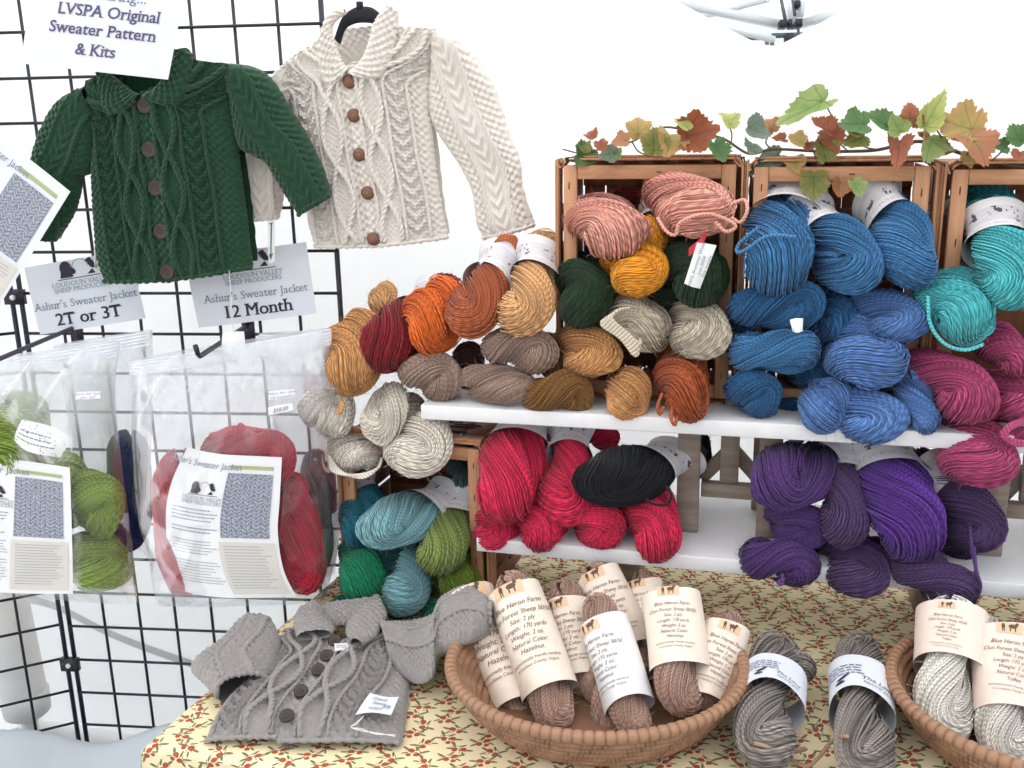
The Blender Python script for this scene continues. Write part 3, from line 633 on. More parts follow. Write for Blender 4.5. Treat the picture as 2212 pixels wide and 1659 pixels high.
TAN, LTAN, MAROON, ORANGE, RUST = (202, 148, 96), (222, 172, 122), (136, 38, 46), (220, 108, 46), (180, 100, 66)
TAUPE, CREAM, OLIVE, GOLD, DKGREEN = (164, 138, 124), (224, 215, 202), (132, 94, 52), (230, 156, 48), (40, 62, 40)
PINK, OAT, BLUE, DBLUE, PERI = (220, 158, 142), (200, 188, 168), (66, 118, 164), (52, 100, 146), (90, 126, 182)
TURQ, DTURQ, MAG, RED, BLACKY = (84, 186, 192), (36, 122, 132), (168, 70, 108), (208, 46, 82), (26, 26, 32)
PUR, PURV, PURG, TEALD, TEAL = (86, 58, 114), (94, 56, 142), (82, 60, 100), (32, 98, 116), (122, 166, 172)
OLV, OLVD, GREEN, HAZEL, WARMW = (124, 140, 76), (104, 124, 44), (30, 128, 92), (178, 146, 130), (224, 220, 210)
GRP = {}
B1 = (-.30, .05)
G_L, G_1, G_2, G_3, G_R, G_P, G_4 = ('skeins piled on the shelf end', 'skeins in the pink and gold crate', 'skeins in the blue crate', 'skeins by the turquoise crate',
    'red and black skeins on the lower shelf', 'purple skeins on the lower shelf', 'green and teal skeins in the table crate')
SK = [
 # px, py, w, h, v0, th, ph, roll, colour, label, group, options
 (757, 785, 142, 168, .03, -70, 35, 20, TAN, 'tan skein with a dangling tail, resting over the cream skeins', G_L, dict(T=2.6)),
 (822, 650, 70, 70, .20, -120, 40, 0, LTAN, 'pale peach skein peeping out behind the maroon skein', G_L, dict(n=30, seg=44)),
 (850, 725, 150, 165, .05, -132, 30, 60, MAROON, 'maroon skein with a white paper band beside the orange skein', G_L, dict(band=(-.42, -.08), front=True, Lr=1.5)),
 (932, 700, 148, 150, .045, -125, 40, 10, ORANGE, 'bright orange skein between the maroon and rust skeins', G_L, dict(loose=.09)),
 (1032, 660, 150, 160, .045, -120, 35, 130, RUST, 'rust skein with a pale band and looped tail above orange skein', G_L, dict(band=(-.40, -.10), Lr=1.5)),
 (1140, 655, 146, 150, .04, -105, 42, 80, LTAN, 'light tan skein with a white band leaning on the crate side', G_L, dict(band=(-.42, -.12), loose=.10, Lr=1.5)),
 (1118, 755, 178, 122, .05, -15, 30, 30, TAUPE, 'taupe skein under the light tan skein, upper of two', G_L, dict(front=False, T=2.2)),
 (1072, 828, 168, 104, .035, -5, 20, 100, TAUPE, 'taupe skein flat on the shelf, lower of two', G_L, dict(front=False, T=1.6)),
 (935, 815, 156, 124, .045, -20, 30, 40, TAUPE, 'taupe skein at the shelf corner under the orange skein', G_L, dict(front=False, T=1.8)),
 (705, 892, 138, 118, .04, -12, 25, 70, CREAM, 'cream skein under the dangling tail of the tan skein', G_L, dict(front=False, T=1.7)),
 (832, 893, 118, 148, .02, -125, 22, 15, CREAM, 'cream skein standing on end between two cream skeins', G_L, dict(front=False, T=1.4)),
 (765, 978, 138, 104, .05, -5, 25, 140, CREAM, 'cream skein with loose loops hanging into the table crate', G_L, dict(front=False, T=2.0, loose=.1)),
 (906, 962, 156, 146, .01, -60, 50, 100, CREAM, 'large round cream skein hanging below the shelf corner', G_L, dict(T=3.6)),
 (1205, 848, 170, 118, .035, 5, 20, 25, OLIVE, 'olive brown skein overhanging the shelf edge', G_1, dict(front=False, T=1.5)),
 (1195, 785, 80, 90, .09, -70, 30, 0, OLIVE, 'olive brown skein tucked behind the taupe and tan skeins', G_1, dict(n=30, seg=44)),
 (1278, 766, 146, 112, .045, -25, 35, 75, TAN, 'tan skein with a pinched middle under the dark green skein', G_1, dict(T=2.4)),
 (1355, 850, 112, 132, .03, -105, 25, 20, TAN, 'small tan skein upright on the shelf edge beside the rust brown skein', G_1, dict(front=False, T=1.9, loose=.09)),
 (1480, 845, 134, 152, .02, -80, 48, 0, (166, 84, 48), 'rust brown skein hanging its two lobes over the shelf edge', G_1, dict(T=2.2)),
 (1264, 640, 130, 150, .05, -100, 45, 60, DKGREEN, 'plain dark green skein below the round pink skein', G_1, dict()),
 (1510, 590, 146, 158, .045, -80, 45, 25, DKGREEN, 'dark green skein with a red ribbon and white tag', G_1, dict()),
 (1316, 496, 178, 150, .045, -20, 42, 30, PINK, 'dusty pink skein, rounder of two, lying on dark green yarn', G_1, dict(T=2.2, loose=.08)),
 (1506, 450, 182, 138, .045, -10, 32, 110, PINK, 'dusty pink skein with straying loops above the red ribbon', G_1, dict(T=2.2, loose=.10)),
 (1412, 520, 90, 110, .09, -100, 40, 0, GOLD, 'golden yellow skein behind another golden skein', G_1, dict(n=32, seg=44, band=(-.3, .0))),
 (1383, 588, 142, 130, .035, -70, 55, 70, GOLD, 'golden yellow knotted skein at the heart of the crate', G_1, dict(T=3.8)),
 (1385, 705, 140, 128, .045, -45, 32, 10, OAT, 'oatmeal skein with cut loops fanning to its side', G_1, dict(T=2.0, loose=.08)),
 (1512, 715, 146, 142, .04, -60, 35, 90, OAT, 'oatmeal skein under the tagged dark green skein', G_1, dict(T=2.0)),
 (1688, 545, 190, 190, .035, -110, 48, 30, BLUE, 'biggest blue skein with a white band and a straying strand', G_2, dict(band=(-.45, -.12), loose=.08, Lr=1.5)),
 (1835, 560, 146, 176, .04, -70, 35, 60, BLUE, 'blue twisted skein with its band showing, between two banded blue skeins', G_2, dict(band=(-.42, -.14), Lr=1.5)),
 (1950, 548, 148, 172, .045, -80, 52, 130, BLUE, 'blue coiled skein with a paper band against the crate side', G_2, dict(band=(-.45, -.15))),
 (1675, 660, 205, 118, .045, 5, 25, 40, DBLUE, 'deep blue skein wearing a small white tag', G_2, dict(front=False, T=1.7)),
 (1808, 690, 112, 130, .085, -90, 30, 20, DBLUE, 'deep blue skein sunk back in the middle of the pile', G_2, dict(n=36, seg=50)),
 (1945, 690, 152, 124, .045, -20, 30, 80, PERI, 'periwinkle blue skein under the coiled blue skein', G_2, dict(T=2.0)),
 (1668, 760, 194, 118, .03, 0, 18, 10, BLUE, 'blue oval skein below the one with the small white tag', G_2, dict(front=False, T=1.2)),
 (1622, 850, 134, 120, .035, -20, 30, 50, DBLUE, 'deep blue skein at the bottom, next to the rust brown skein', G_2, dict(front=False, T=1.6)),
 (1868, 770, 180, 150, .03, -40, 45, 100, PERI, 'periwinkle blue knotted skein on top of three others', G_2, dict(T=3.6)),
 (1780, 878, 124, 142, .02, -120, 32, 30, PERI, 'periwinkle blue skein overhanging the shelf edge, first of three', G_2, dict(front=False, T=1.8)),
 (1890, 905, 164, 124, .012, -35, 35, 60, PERI, 'periwinkle blue skein lowest over the shelf edge, middle of three', G_2, dict(T=2.4)),
 (1980, 862, 106, 164, .03, -80, 25, 0, PERI, 'periwinkle blue skein standing beside the magenta skeins', G_2, dict(front=False, T=1.6)),
 (2083, 680, 166, 158, .02, -150, 55, 10, TURQ, 'round turquoise skein above the magenta skein', G_3, dict(T=2.6, loose=.07)),
 (2176, 585, 160, 170, .03, -100, 45, 60, TURQ, 'larger turquoise skein in the mouth of the crate', G_3, dict(band=(-.45, -.12), T=2.6)),
 (2150, 455, 120, 120, .16, -90, 40, 0, DTURQ, 'shaded turquoise skein at the top of the crate', G_3, dict(n=30, seg=44)),
 (2105, 520, 90, 110, .15, -90, 40, 60, DTURQ, 'shaded turquoise skein behind the round one', G_3, dict(n=30, seg=44, band=(-.1, .3))),
 (2076, 848, 166, 152, .012, -20, 45, 40, MAG, 'magenta skein under the round turquoise skein', G_3, dict(T=2.4)),
 (2114, 985, 166, 152, .005, -90, 62, 90, MAG, 'magenta skein hanging lowest over the white shelf', G_3, dict(T=2.6, wr=.55)),
 (2195, 770, 110, 110, .03, -60, 40, 0, MAG, 'magenta skein under the larger turquoise skein', G_3, dict(n=34)),
 (2195, 868, 120, 110, .035, -40, 40, 60, MAG, 'magenta skein squeezed beside the one under the turquoise', G_3, dict(n=34)),
 (2205, 945, 90, 70, .015, -20, 30, 0, MAG, 'magenta skein of folded loops overhanging the shelf', G_3, dict(front=False, n=34, loose=.12)),
 # lower shelf
 (1108, 1038, 150, 180, .02, -105, 40, 30, RED, 'raspberry red skein with a pale band, leaning on the table crate', G_R, dict(band=(-.46, -.14), Lr=1.5, T=2.6)),
 (1068, 1142, 110, 110, .03, -60, 35, 70, RED, 'raspberry red skein at the very end of the lower shelf', G_R, dict()),
 (1162, 1138, 130, 116, .015, -85, 38, 30, RED, 'raspberry red skein on the shelf edge, second from the crate', G_R, dict()),
 (1222, 1055, 130, 150, .035, -95, 40, 110, RED, 'raspberry red skein with a pale band under the black skein', G_R, dict(band=(-.50, -.20), Lr=1.5)),
 (1285, 1128, 138, 116, .03, -55, 32, 60, RED, 'raspberry red skein on the shelf edge below the black skein', G_R, dict(front=False, T=1.8)),
 (1412, 1142, 138, 138, .02, -70, 42, 20, RED, 'raspberry red skein beside the wooden trestle', G_R, dict(T=2.4)),
 (1342, 1030, 196, 134, .015, -160, 35, 40, BLACKY, 'black skein with a grey band lying on red yarn', G_R, dict(band=(-.42, -.10), Lr=1.5, T=2.2)),
 (1150, 930, 150, 80, .22, 10, 10, 0, RED, 'raspberry red skein far back under the upper shelf, nearer the crate', G_R, dict(front=False, n=30, seg=44)),
 (1285, 938, 120, 80, .22, -20, 10, 0, RED, 'raspberry red skein far back under the upper shelf, behind the black one', G_R, dict(front=False, n=30, seg=44)),
 (1520, 985, 44, 110, .235, -90, 10, 0, BLACKY, 'black skein end showing behind the trestle post', G_R, dict(front=False, n=30, seg=44)),
 (1706, 1030, 182, 152, .02, -160, 42, 20, PUR, 'purple skein with a band, uppermost beside the trestle', G_P, dict(band=(-.45, -.14), Lr=1.5, T=2.4)),
 (1722, 1130, 140, 116, .035, -50, 30, 70, PUR, 'purple skein in the middle of three piled up', G_P, dict(front=False, T=1.8)),
 (1682, 1212, 164, 118, .012, -5, 28, 20, PUR, 'purple skein with a tail, lowest of three piled up', G_P, dict(front=False, T=1.7)),
 (1828, 1100, 124, 156, .02, -110, 42, 60, PURG, 'dusky purple skein with a small band beside the violet skein', G_P, dict(band=(-.52, -.22), Lr=1.3, T=2.8)),
 (1958, 1112, 178, 190, .008, -85, 38, 30, PURV, 'large vivid violet skein with a wide sheep picture band', G_P, dict(band=(-.52, -.16), Lr=1.5, T=1.6, loose=.08)),
 (1856, 1232, 150, 122, .005, -90, 40, 80, PURG, 'dusky purple skein hanging over the edge below the vivid violet one', G_P, dict(T=3.0)),
 (2012, 1246, 172, 138, .002, -45, 32, 20, PURG, 'dusky purple skein hanging beside the long purple loop', G_P, dict(front=False, T=1.7)),
 (2105, 1122, 130, 150, .03, -60, 36, 50, PURG, 'dusky purple skein with a long dangling loop', G_P, dict(band=(-.52, -.26), T=2.2, Lr=1.5)),
 # crate on the table
 (765, 1140, 96, 116, .03, -110, 35, 10, TEALD, 'dark teal skein tucked against the crate side', G_4, dict()),
 (800, 1085, 90, 70, .07, -60, 30, 10, TEALD, 'dark teal skein with a printed band behind the pale teal one', G_4, dict(band=(-.40, .15), n=34)),
 (858, 1132, 178, 124, .0, -150, 35, 40, TEAL, 'large pale teal skein with a sheep band on top', G_4, dict(band=(-.50, -.16), Lr=1.5, T=1.9)),
 (1005, 1025, 90, 100, .12, -120, 30, 10, (60, 84, 88), 'dim grey teal skein deep in the crate', G_4, dict(n=30, seg=44)),
 (956, 1180, 132, 132, .01, -110, 42, 70, OLV, 'light olive green skein under the pale teal band', G_4, dict(band=(-.6, -.3), T=2.4)),
 (990, 1250, 136, 112, .02, -110, 35, 20, OLVD, 'dark olive green skein beside the crate post', G_4, dict(T=2.2)),
 (788, 1245, 130, 138, .01, -70, 45, 20, GREEN, 'emerald green skein below the dark teal one', G_4, dict(T=2.4)),
 (880, 1275, 118, 130, -.005, -80, 48, 100, TEAL, 'small pale teal skein hanging at the front of the crate', G_4, dict(T=3.0)),
 (752, 1318, 100, 70, .0, -20, 25, 10, (34, 120, 100), 'emerald green skein at the bottom corner on the cloth', G_4, dict(front=False, n=36)),
 (868, 1348, 110, 76, .0, 0, 25, 60, (24, 112, 92), 'emerald green skein resting on the table behind the grey sweater collar', G_4, dict(front=False, n=36)),
 (938, 1332, 66, 92, -.005, -90, 35, 10, (30, 118, 88), 'small emerald green skein beside the grey sweater sleeve', G_4, dict(front=False, n=36)),
]
OB = {}
for row in SK:
    r_ = list(row[:11]); kw = dict(row[11]); fr_ = kw.get('front', True); bd_ = 'band' in kw
    gk = 1.13 if row[10] in (G_R, G_P) else 1.08; r_[2] *= gk; r_[3] *= gk
    if fr_ and not bd_: r_[6] = max(r_[6], 62); r_[5] = -90 + (r_[5] + 90) * .3; kw.setdefault('wr', .55); kw.setdefault('Lr', 1.05)
    elif fr_: r_[6] = 40; kw.setdefault('wr', .6); kw['Lr'] = 1.4; kw['band'] = (-.44, -.03)
    o = sk_v(*r_, **kw); OB[row[9]] = o
def ob(k): return next(o for l, o in OB.items() if l.startswith(k))
# dim yarn deep in the upper crates
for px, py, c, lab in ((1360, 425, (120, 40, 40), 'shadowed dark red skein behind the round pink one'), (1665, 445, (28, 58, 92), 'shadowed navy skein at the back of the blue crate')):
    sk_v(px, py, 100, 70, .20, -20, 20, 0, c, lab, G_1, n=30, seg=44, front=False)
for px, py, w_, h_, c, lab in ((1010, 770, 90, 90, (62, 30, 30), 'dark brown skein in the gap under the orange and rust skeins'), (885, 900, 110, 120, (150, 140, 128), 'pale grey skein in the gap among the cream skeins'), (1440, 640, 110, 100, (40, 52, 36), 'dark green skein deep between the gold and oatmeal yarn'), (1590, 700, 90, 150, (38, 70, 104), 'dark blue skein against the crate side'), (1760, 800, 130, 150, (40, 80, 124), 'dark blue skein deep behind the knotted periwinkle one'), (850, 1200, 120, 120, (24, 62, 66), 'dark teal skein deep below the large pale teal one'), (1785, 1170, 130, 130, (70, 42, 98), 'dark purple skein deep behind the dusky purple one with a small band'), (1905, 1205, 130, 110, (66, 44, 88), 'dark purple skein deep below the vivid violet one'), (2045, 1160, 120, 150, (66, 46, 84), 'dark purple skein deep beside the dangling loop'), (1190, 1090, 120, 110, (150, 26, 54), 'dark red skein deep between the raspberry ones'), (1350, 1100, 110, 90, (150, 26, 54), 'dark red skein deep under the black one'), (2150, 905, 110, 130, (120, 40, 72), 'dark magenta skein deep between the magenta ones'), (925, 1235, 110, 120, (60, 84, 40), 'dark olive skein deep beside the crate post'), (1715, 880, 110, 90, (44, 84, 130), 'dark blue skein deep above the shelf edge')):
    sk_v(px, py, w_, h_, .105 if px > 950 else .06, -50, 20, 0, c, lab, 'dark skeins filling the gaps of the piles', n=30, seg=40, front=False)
# loose loops and tails
S_ = strand
S_([(735, 855, .0), (740, 880, -.02), (728, 893, -.025), (742, 870, -.02), (736, 892, -.03)], .0028, yarn_mat(TAN), 'yarn_tail', ob('tan skein with a dangling'))
for k in range(5):
    S_([(1075 + 4 * k, 548, .13), (1068 + 3 * k, 525 - 3 * k, .13), (1092 + 3 * k, 517 - 2 * k, .125), (1112 + k, 530 - 3 * k, .13), (1112 + 2 * k, 552, .14)], .0024, yarn_mat(RUST), 'yarn_loop', ob('rust skein'))
for k in range(6):
    S_([(1335 + 5 * k, 680 - 3 * k, .0), (1306 + 6 * k, 690 - 4 * k, -.015), (1302 + 4 * k, 704 - 3 * k, -.02), (1340 + 3 * k, 730 - 2 * k, -.02), (1372 + 2 * k, 768 - 5 * k, -.02), (1382, 752 - 4 * k, -.015)], .0026, yarn_mat(OAT), 'yarn_loop', ob('oatmeal skein with cut'))
S_([(1420, 470, -.02), (1440, 500, -.025), (1460, 507, -.025), (1470, 480, -.03), (1520, 462, -.03), (1560, 470, -.03), (1590, 488, -.03), (1568, 500, -.028), (1545, 480, -.025)], .0026, yarn_mat(PINK), 'yarn_loop', ob('dusty pink skein with'))
S_([(1580, 440, .0), (1608, 432, .0), (1614, 455, -.01), (1600, 480, -.01), (1580, 470, -.005)], .0026, yarn_mat(PINK), 'yarn_loop', ob('dusty pink skein with'))
S_([(1640, 490, -.02), (1598, 525, -.02), (1592, 545, -.025), (1610, 540, -.03), (1660, 510, -.035), (1720, 512, -.035)], .0026, yarn_mat(BLUE), 'yarn_loop', ob('biggest blue'))
S_([(2004, 640, .0), (2010, 700, -.012), (2040, 742, -.018), (2085, 756, -.02), (2125, 744, -.02)], .0026, yarn_mat(TURQ), 'yarn_strand', ob('round turquoise'))
S_([(1440, 1050, -.01), (1450, 1070, -.02), (1440, 1090, -.025), (1410, 1088, -.03), (1395, 1078, -.025)], .0022, yarn_mat(BLACKY), 'yarn_loop', ob('black skein with'))
S_([(2095, 1130, .0), (2100, 1190, -.02), (2108, 1230, -.03), (2098, 1255, -.03), (2102, 1280, -.03), (2114, 1284, -.03), (2118, 1262, -.032), (2110, 1235, -.034), (2103, 1180, -.02)], .0026, yarn_mat(PUR), 'yarn_loop', ob('dusky purple skein with a long'))
S_([(1690, 1240, -.035), (1690, 1262, -.05), (1680, 1258, -.05), (1696, 1250, -.045)], .0024, yarn_mat(PUR), 'yarn_tail', ob('purple skein with a tail'))
S_([(1430, 850, -.02), (1420, 880, -.03), (1426, 895, -.03), (1434, 878, -.03)], .0026, yarn_mat((166, 84, 48)), 'yarn_tail', ob('rust brown'))
S_([(1452, 880, -.02), (1450, 905, -.035), (1458, 918, -.035), (1462, 900, -.03)], .0026, yarn_mat((166, 84, 48)), 'yarn_tail', ob('rust brown'))
for k in range(3): S_([(712, 985, .02), (720 + 8 * k, 1018, .0), (770 + 6 * k, 1026 + 3 * k, -.01), (815, 1012, .0), (825, 990, .02)], .0024, yarn_mat(CREAM), 'yarn_loop', ob('cream skein with loose'))
for k in range(4): S_([(2212, 905 + 3 * k, .0), (2180 + 2 * k, 918 + 2 * k, -.02), (2164 + 3 * k, 940, -.025), (2190, 960 - 3 * k, -.025), (2230, 962 - 2 * k, -.02)], .0026, yarn_mat(MAG), 'yarn_loop', ob('magenta skein of folded'))
# ================================================================== knitted jackets, signs, bags on the wire panel
def zf(k, ox, oy): return lambda pts: [(x * k + ox, y * k + oy) for x, y in pts]
Z1 = zf(.3338, 0, 0); Z2 = zf(.3315, 581.3, 0); Z4 = zf(.3338, 0, 502.7); Z5 = zf(.4318, 0, 942.6); ZG = zf(.3196, 345.6, 1288.2)
def gplane(off): p0 = GRx + GN * off; return lambda px, py: on_plane(px, py, p0, GN)
def patch(name, Lp, Rp, place, n, mat, parent, nu=90, nv=160, bulge=.02, prof='full', disp=None, back=.6, wr=.0, seed=0, lift=0.0, thin=False, jag=.8, hem=False, taper=False, cables=None):
    """surface stretched between two edge lines (pixel points carried onto a plane), puffed along n"""
    rs = np.random.RandomState(seed); L, Rr = smoothpts(Lp, nv), smoothpts(Rp, nv)
    if disp is not None and jag:
        ii = np.arange(nv); L = L + np.stack([jag * np.sin(ii * .85 + rs.uniform(0, 6)) * (1 + .6 * np.sin(ii * .23)), 0 * ii], -1); Rr = Rr + np.stack([jag * np.sin(ii * .85 + rs.uniform(0, 6)) * (1 + .6 * np.sin(ii * .19)), 0 * ii], -1)
    u = np.linspace(0, 1, nu)[None, :, None]
    px = L[:, None] * (1 - u) + Rr[:, None] * u
    if disp is not None and jag: jj = np.arange(nu); px[-1, :, 1] += .8 * jag * np.sin(jj * .8 + rs.uniform(0, 6)) * (1 + .5 * np.sin(jj * .21)); px[-1, :, 1] += .7 * jag
    B = place(px[..., 0], px[..., 1]); u = u[..., 0] + np.zeros((nv, 1)); v = np.linspace(0, 1, nv)[:, None] + 0 * u
    wd = np.linalg.norm(B[:, -1] - B[:, 0], axis=1)[:, None]; mid = B[:, nu // 2]; ln = np.concatenate([[0], np.cumsum(np.linalg.norm(np.diff(mid, axis=0), axis=1))])[:, None]
    if prof == 'full': pf = np.sqrt(np.clip(1 - np.abs(2 * u - 1) ** 2.6, 0, 1)); s = (u - .5) * wd
    elif prof == 'bag': pf = np.clip(1 - np.abs(2 * u - 1) ** 5, 0, 1) ** .6 * np.clip(.35 + 2.2 * v, 0, 1) * np.clip(.25 + 8 * (1 - v), 0, 1); s = (u - .5) * wd
    elif prof == 'L': pf = np.sqrt(np.clip(1 - (1 - u) ** 3, 0, 1)); s = (1 - u) * wd
    elif prof == 'R': pf = np.sqrt(np.clip(1 - u ** 3, 0, 1)); s = u * wd
    else: pf = np.ones_like(u); s = (u - .5) * wd
    t = ln + 0 * u; h = bulge * pf + lift
    if wr:
        for k in range(7): h = h + wr / (1 + .4 * k) * np.sin(rs.uniform(-60, 60) * s + rs.uniform(-40, 40) * t + rs.uniform(0, 6))* (pf if prof != 'flat' else 1)
    if disp is not None: h = h + disp(s, t, u, v) * np.clip(pf * 1.5, .25, 1) * (np.clip((1 - v) * 22, .15, 1) if jag else 1)
    if taper: h = h * np.clip(.30 + (1 - v) * 7, 0, 1)
    Fp = B + n * h[..., None]; uv = np.stack([s, t], -1); mb = MB()
    mb.add(Fp, grid_quads(nv, nu), uv=uv)
    if cables:                                   # raised plied ropes of stitches lying on the fabric
        for fn, cr in cables:
            i = np.linspace(2, nv - 3, 150); tt_ = np.interp(i, np.arange(nv), ln[:, 0]); wi = np.interp(i, np.arange(nv), wd[:, 0]); sc_ = fn(tt_)
            uu = sc_ / wi if prof == 'R' else (1 - sc_ / wi if prof == 'L' else sc_ / wi + .5); ok = (uu > .02) & (uu < .97)
            if ok.sum() < 20: continue
            i, uu, tt_ = i[ok], uu[ok], tt_[ok]; i0 = i.astype(int); f_ = (i - i0)[:, None]; ju = np.clip(uu * (nu - 1), 0, nu - 1.01); j0 = ju.astype(int); g_ = (ju - j0)[:, None]
            pc = (Fp[i0, j0] * (1 - g_) + Fp[i0, j0 + 1] * g_) * (1 - f_) + (Fp[i0 + 1, j0] * (1 - g_) + Fp[i0 + 1, j0 + 1] * g_) * f_
            kb = np.ones(9) / 9; pc = np.stack([np.convolve(np.pad(pc[:, c], 4, 'edge'), kb, 'valid') for c in range(3)], -1)
            for q in (0, np.pi):                 # two plies winding round each other
                tg_ = np.gradient(pc, axis=0); tg_ /= np.linalg.norm(tg_, axis=1)[:, None] + 1e-9; sd_ = np.cross(tg_, n); a_ = pi2 * tt_ / .019 + q
                mb.tube(pc + sd_ * (cr * .55 * np.sin(a_))[:, None] + n * (cr * .35 * np.cos(a_) + .0004)[:, None], cr * .8, 7)
    if hem:
        hp = Fp[-1][::2]; kk = np.arange(len(hp)); mb.tube(hp + ZZ * .0015, .0036 + .0010 * np.sin(kk * 1.1), 7)
    if back and not thin:
        k = 10; ub = np.linspace(0, 1, k); iv = np.unique(np.linspace(0, nv - 1, 40).astype(int)); iu = np.linspace(0, nu - 1, k).astype(int)
        pb_ = B[np.ix_(iv, iu)] - n * (bulge * back * pf[np.ix_(iv, iu)])[..., None] + n * lift; pb_[:, 0] = Fp[iv, 0]; pb_[:, -1] = Fp[iv, -1]
        mb.add(pb_, grid_quads(len(iv), k), uv=uv[np.ix_(iv, iu)])
    return mb.build(name, mat, parent)
def knit_mat(name, c1, c2, fl=None, amp=.25):
    m, nt, b = mat_new(name, lin(c1), .95); b.inputs['Sheen Weight'].default_value = .25; b.inputs['Specular IOR Level'].default_value = .15
    uv = UVC(nt)[2]; c = MIX(nt, NOISE(nt, 260, 4, .7, uv), lin(c1), lin(c2))
    if fl: c = MIX(nt, M(nt, 'MULTIPLY', M(nt, 'GREATER_THAN', NOISE(nt, 420, 2, .5, uv), .65), .6), c, lin(fl))
    c = MIX(nt, M(nt, 'MULTIPLY', NOISE(nt, 40, 2, .5, uv), .5), c, lin(c2))
    nt.links.new(c, b.inputs['Base Color']); BUMP(nt, b, NOISE(nt, 900, 3, .7, uv), .35, .0012); return m
pi2 = 2 * np.pi
def seed_st(s, t, p=.0135): return .0027 * (np.sin(pi2 * s / p) * np.sin(pi2 * t / p))
def stock(s, t): return .0008 * np.cos(pi2 * (t / .0065 + np.abs((s / .0075) % 1 - .5) * 1.1)) + .0005 * np.cos(pi2 * s / .0075)
def gs(x, w): return np.exp(-(x / w) ** 2)
def rope(s, t, c, w=.004, per=.016, a=.0026): return a * gs(s - c, w) * (.75 + .25 * np.sin(pi2 * (t / per + (s - c) / .009)))
def chevron(s, t, c, w=.016, per=.021, a=.0034):
    d = np.abs(s - c); f = .5 + .5 * np.cos(pi2 * (t / per + d / (w * 1.2))); return a * f * np.clip((w - d) / .003, 0, 1) + .0008 * np.sin(pi2 * (d / .0035)) * (d < w)
def oval(s, t, c, A=.016, per=.105, ph=0, a=.0048):
    off = A * np.sin(np.pi * t / per + ph); h = 0
    for k in (-1, 1): h = np.maximum(h, a * gs(s - c - k * off, .0042) * (.8 + .2 * np.sin(pi2 * (t / .007 + s / .006))))
    return h
def body_knit(ph, amp=1.8, sa=1.0):
    def seed_st(s, t, p=.0135): return sa / amp * .0027 * (np.sin(pi2 * s / p) * np.sin(pi2 * t / p))
    def f(s, t, u, v):
        h = np.where(s < .020, seed_st(s, t), 0) + np.where((s > .062) & (s < .110), stock(s, t), 0); h = h + rope(s, t, .021); h = h + np.where((s > .023) & (s < .062), .45 * seed_st(s, t, .009), 0)
        h = h + oval(s, t, .042, ph=ph) + rope(s, t, .066) + chevron(s, t, .086) + rope(s, t, .106)
        return amp * (h + np.where(s > .110, seed_st(s, t), 0))
    return f
def body_cables(ph): return [(lambda t, k=k: .042 + k * .017 * np.sin(np.pi * t / .105 + ph), .0036) for k in (-1, 1)] + [(lambda t, c=c: c + 0 * t, .0026) for c in (.021, .066, .106)]
SC = [(lambda t, c=c: c + 0 * t, .0026) for c in (-.021, .021)]
def sleeve_knit(s, t, u, v): return np.where(np.abs(s) < .017, chevron(s, t, 0, .013), 0) + rope(s, t, .019) + rope(s, t, -.019) + np.where(np.abs(s) > .022, seed_st(s, t), 0)
def plain_knit(s, t, u, v): return seed_st(s, t)
def lathe_button(pos, n, rad, mat, parent, style=0):
    e = nrm(np.cross(n, (.2, .3, .93))); mb = MB(); n = A_(n)
    pr = [(.0, rad * .9), (.0015, rad), (.004, rad * .97), (.0052, rad * .8), (.0042, rad * .62), (.0036, rad * .3), (.0036, .0004)] if style == 0 else [(.0, rad * .85), (.002, rad), (.0045, rad * .93), (.0065, rad * .6), (.0072, rad * .2), (.0073, .0004)]
    lathe(mb, A_(pos), n, pr, 22); o = mb.build('button', mat, parent); f = np.cross(n, e)
    if style == 0:
        for a in range(4):
            mb = MB(); q = A_(pos) + n * .0038 + (e * math.cos(a * 1.57 + .4) + f * math.sin(a * 1.57 + .4)) * rad * .24; mb.tube([q, q + n * .0006], .0011, 6); mb.build('hole', INK, o)
    else:
        for a in (.6, 2.17):
            mb = MB(); d = e * math.cos(a) + f * math.sin(a); mb.tube([A_(pos) - d * rad * .8 + n * .0046, A_(pos) + n * .0076, A_(pos) + d * rad * .8 + n * .0046], .0005, 5); mb.build('seam', simple('tan_seam', (.35, .22, .12), .7), o)
    return o
M_BTN = simple('dark_brown_button', (.035, .018, .014), .42, 60, .35); M_BTN2 = simple('brown_leather_button', (.17, .075, .045), .5, 90, .35)

# ---- oatmeal white jacket
M_WHITE = knit_mat('oatmeal_wool_knit', (206, 199, 191), (226, 220, 212), (206, 178, 150)); pw = gplane(.045); N_ = GN
wj = thing('knit_jacket', 'oatmeal white cable knit child jacket with brown leather buttons on a black hanger', 'jacket')
ctr = [(545, 440), (552, 540), (585, 752), (620, 1003), (672, 1248), (715, 1590)]
patch('back_panel', Z2([(455, 180), (300, 300), (120, 420), (150, 700), (210, 1000), (250, 1400), (290, 1590)]), Z2([(720, 150), (900, 175), (1130, 230), (1060, 700), (1090, 1000), (1120, 1300), (1160, 1530)]), pw, N_, M_WHITE, wj, 60, 90, .004, disp=plain_knit, lift=-.03, back=0)
patch('left_front', Z2([(90, 430), (100, 560), (160, 760), (215, 1000), (245, 1300), (255, 1450), (300, 1605)]), Z2([(360, 265), (430, 340), (545, 440), (552, 540), (585, 752), (620, 1003), (672, 1248), (700, 1470), (722, 1592)]), pw, N_, M_WHITE, wj, 110, 250, .028, 'L', body_knit(.4), wr=.0012, seed=2, hem=True, cables=body_cables(.4))
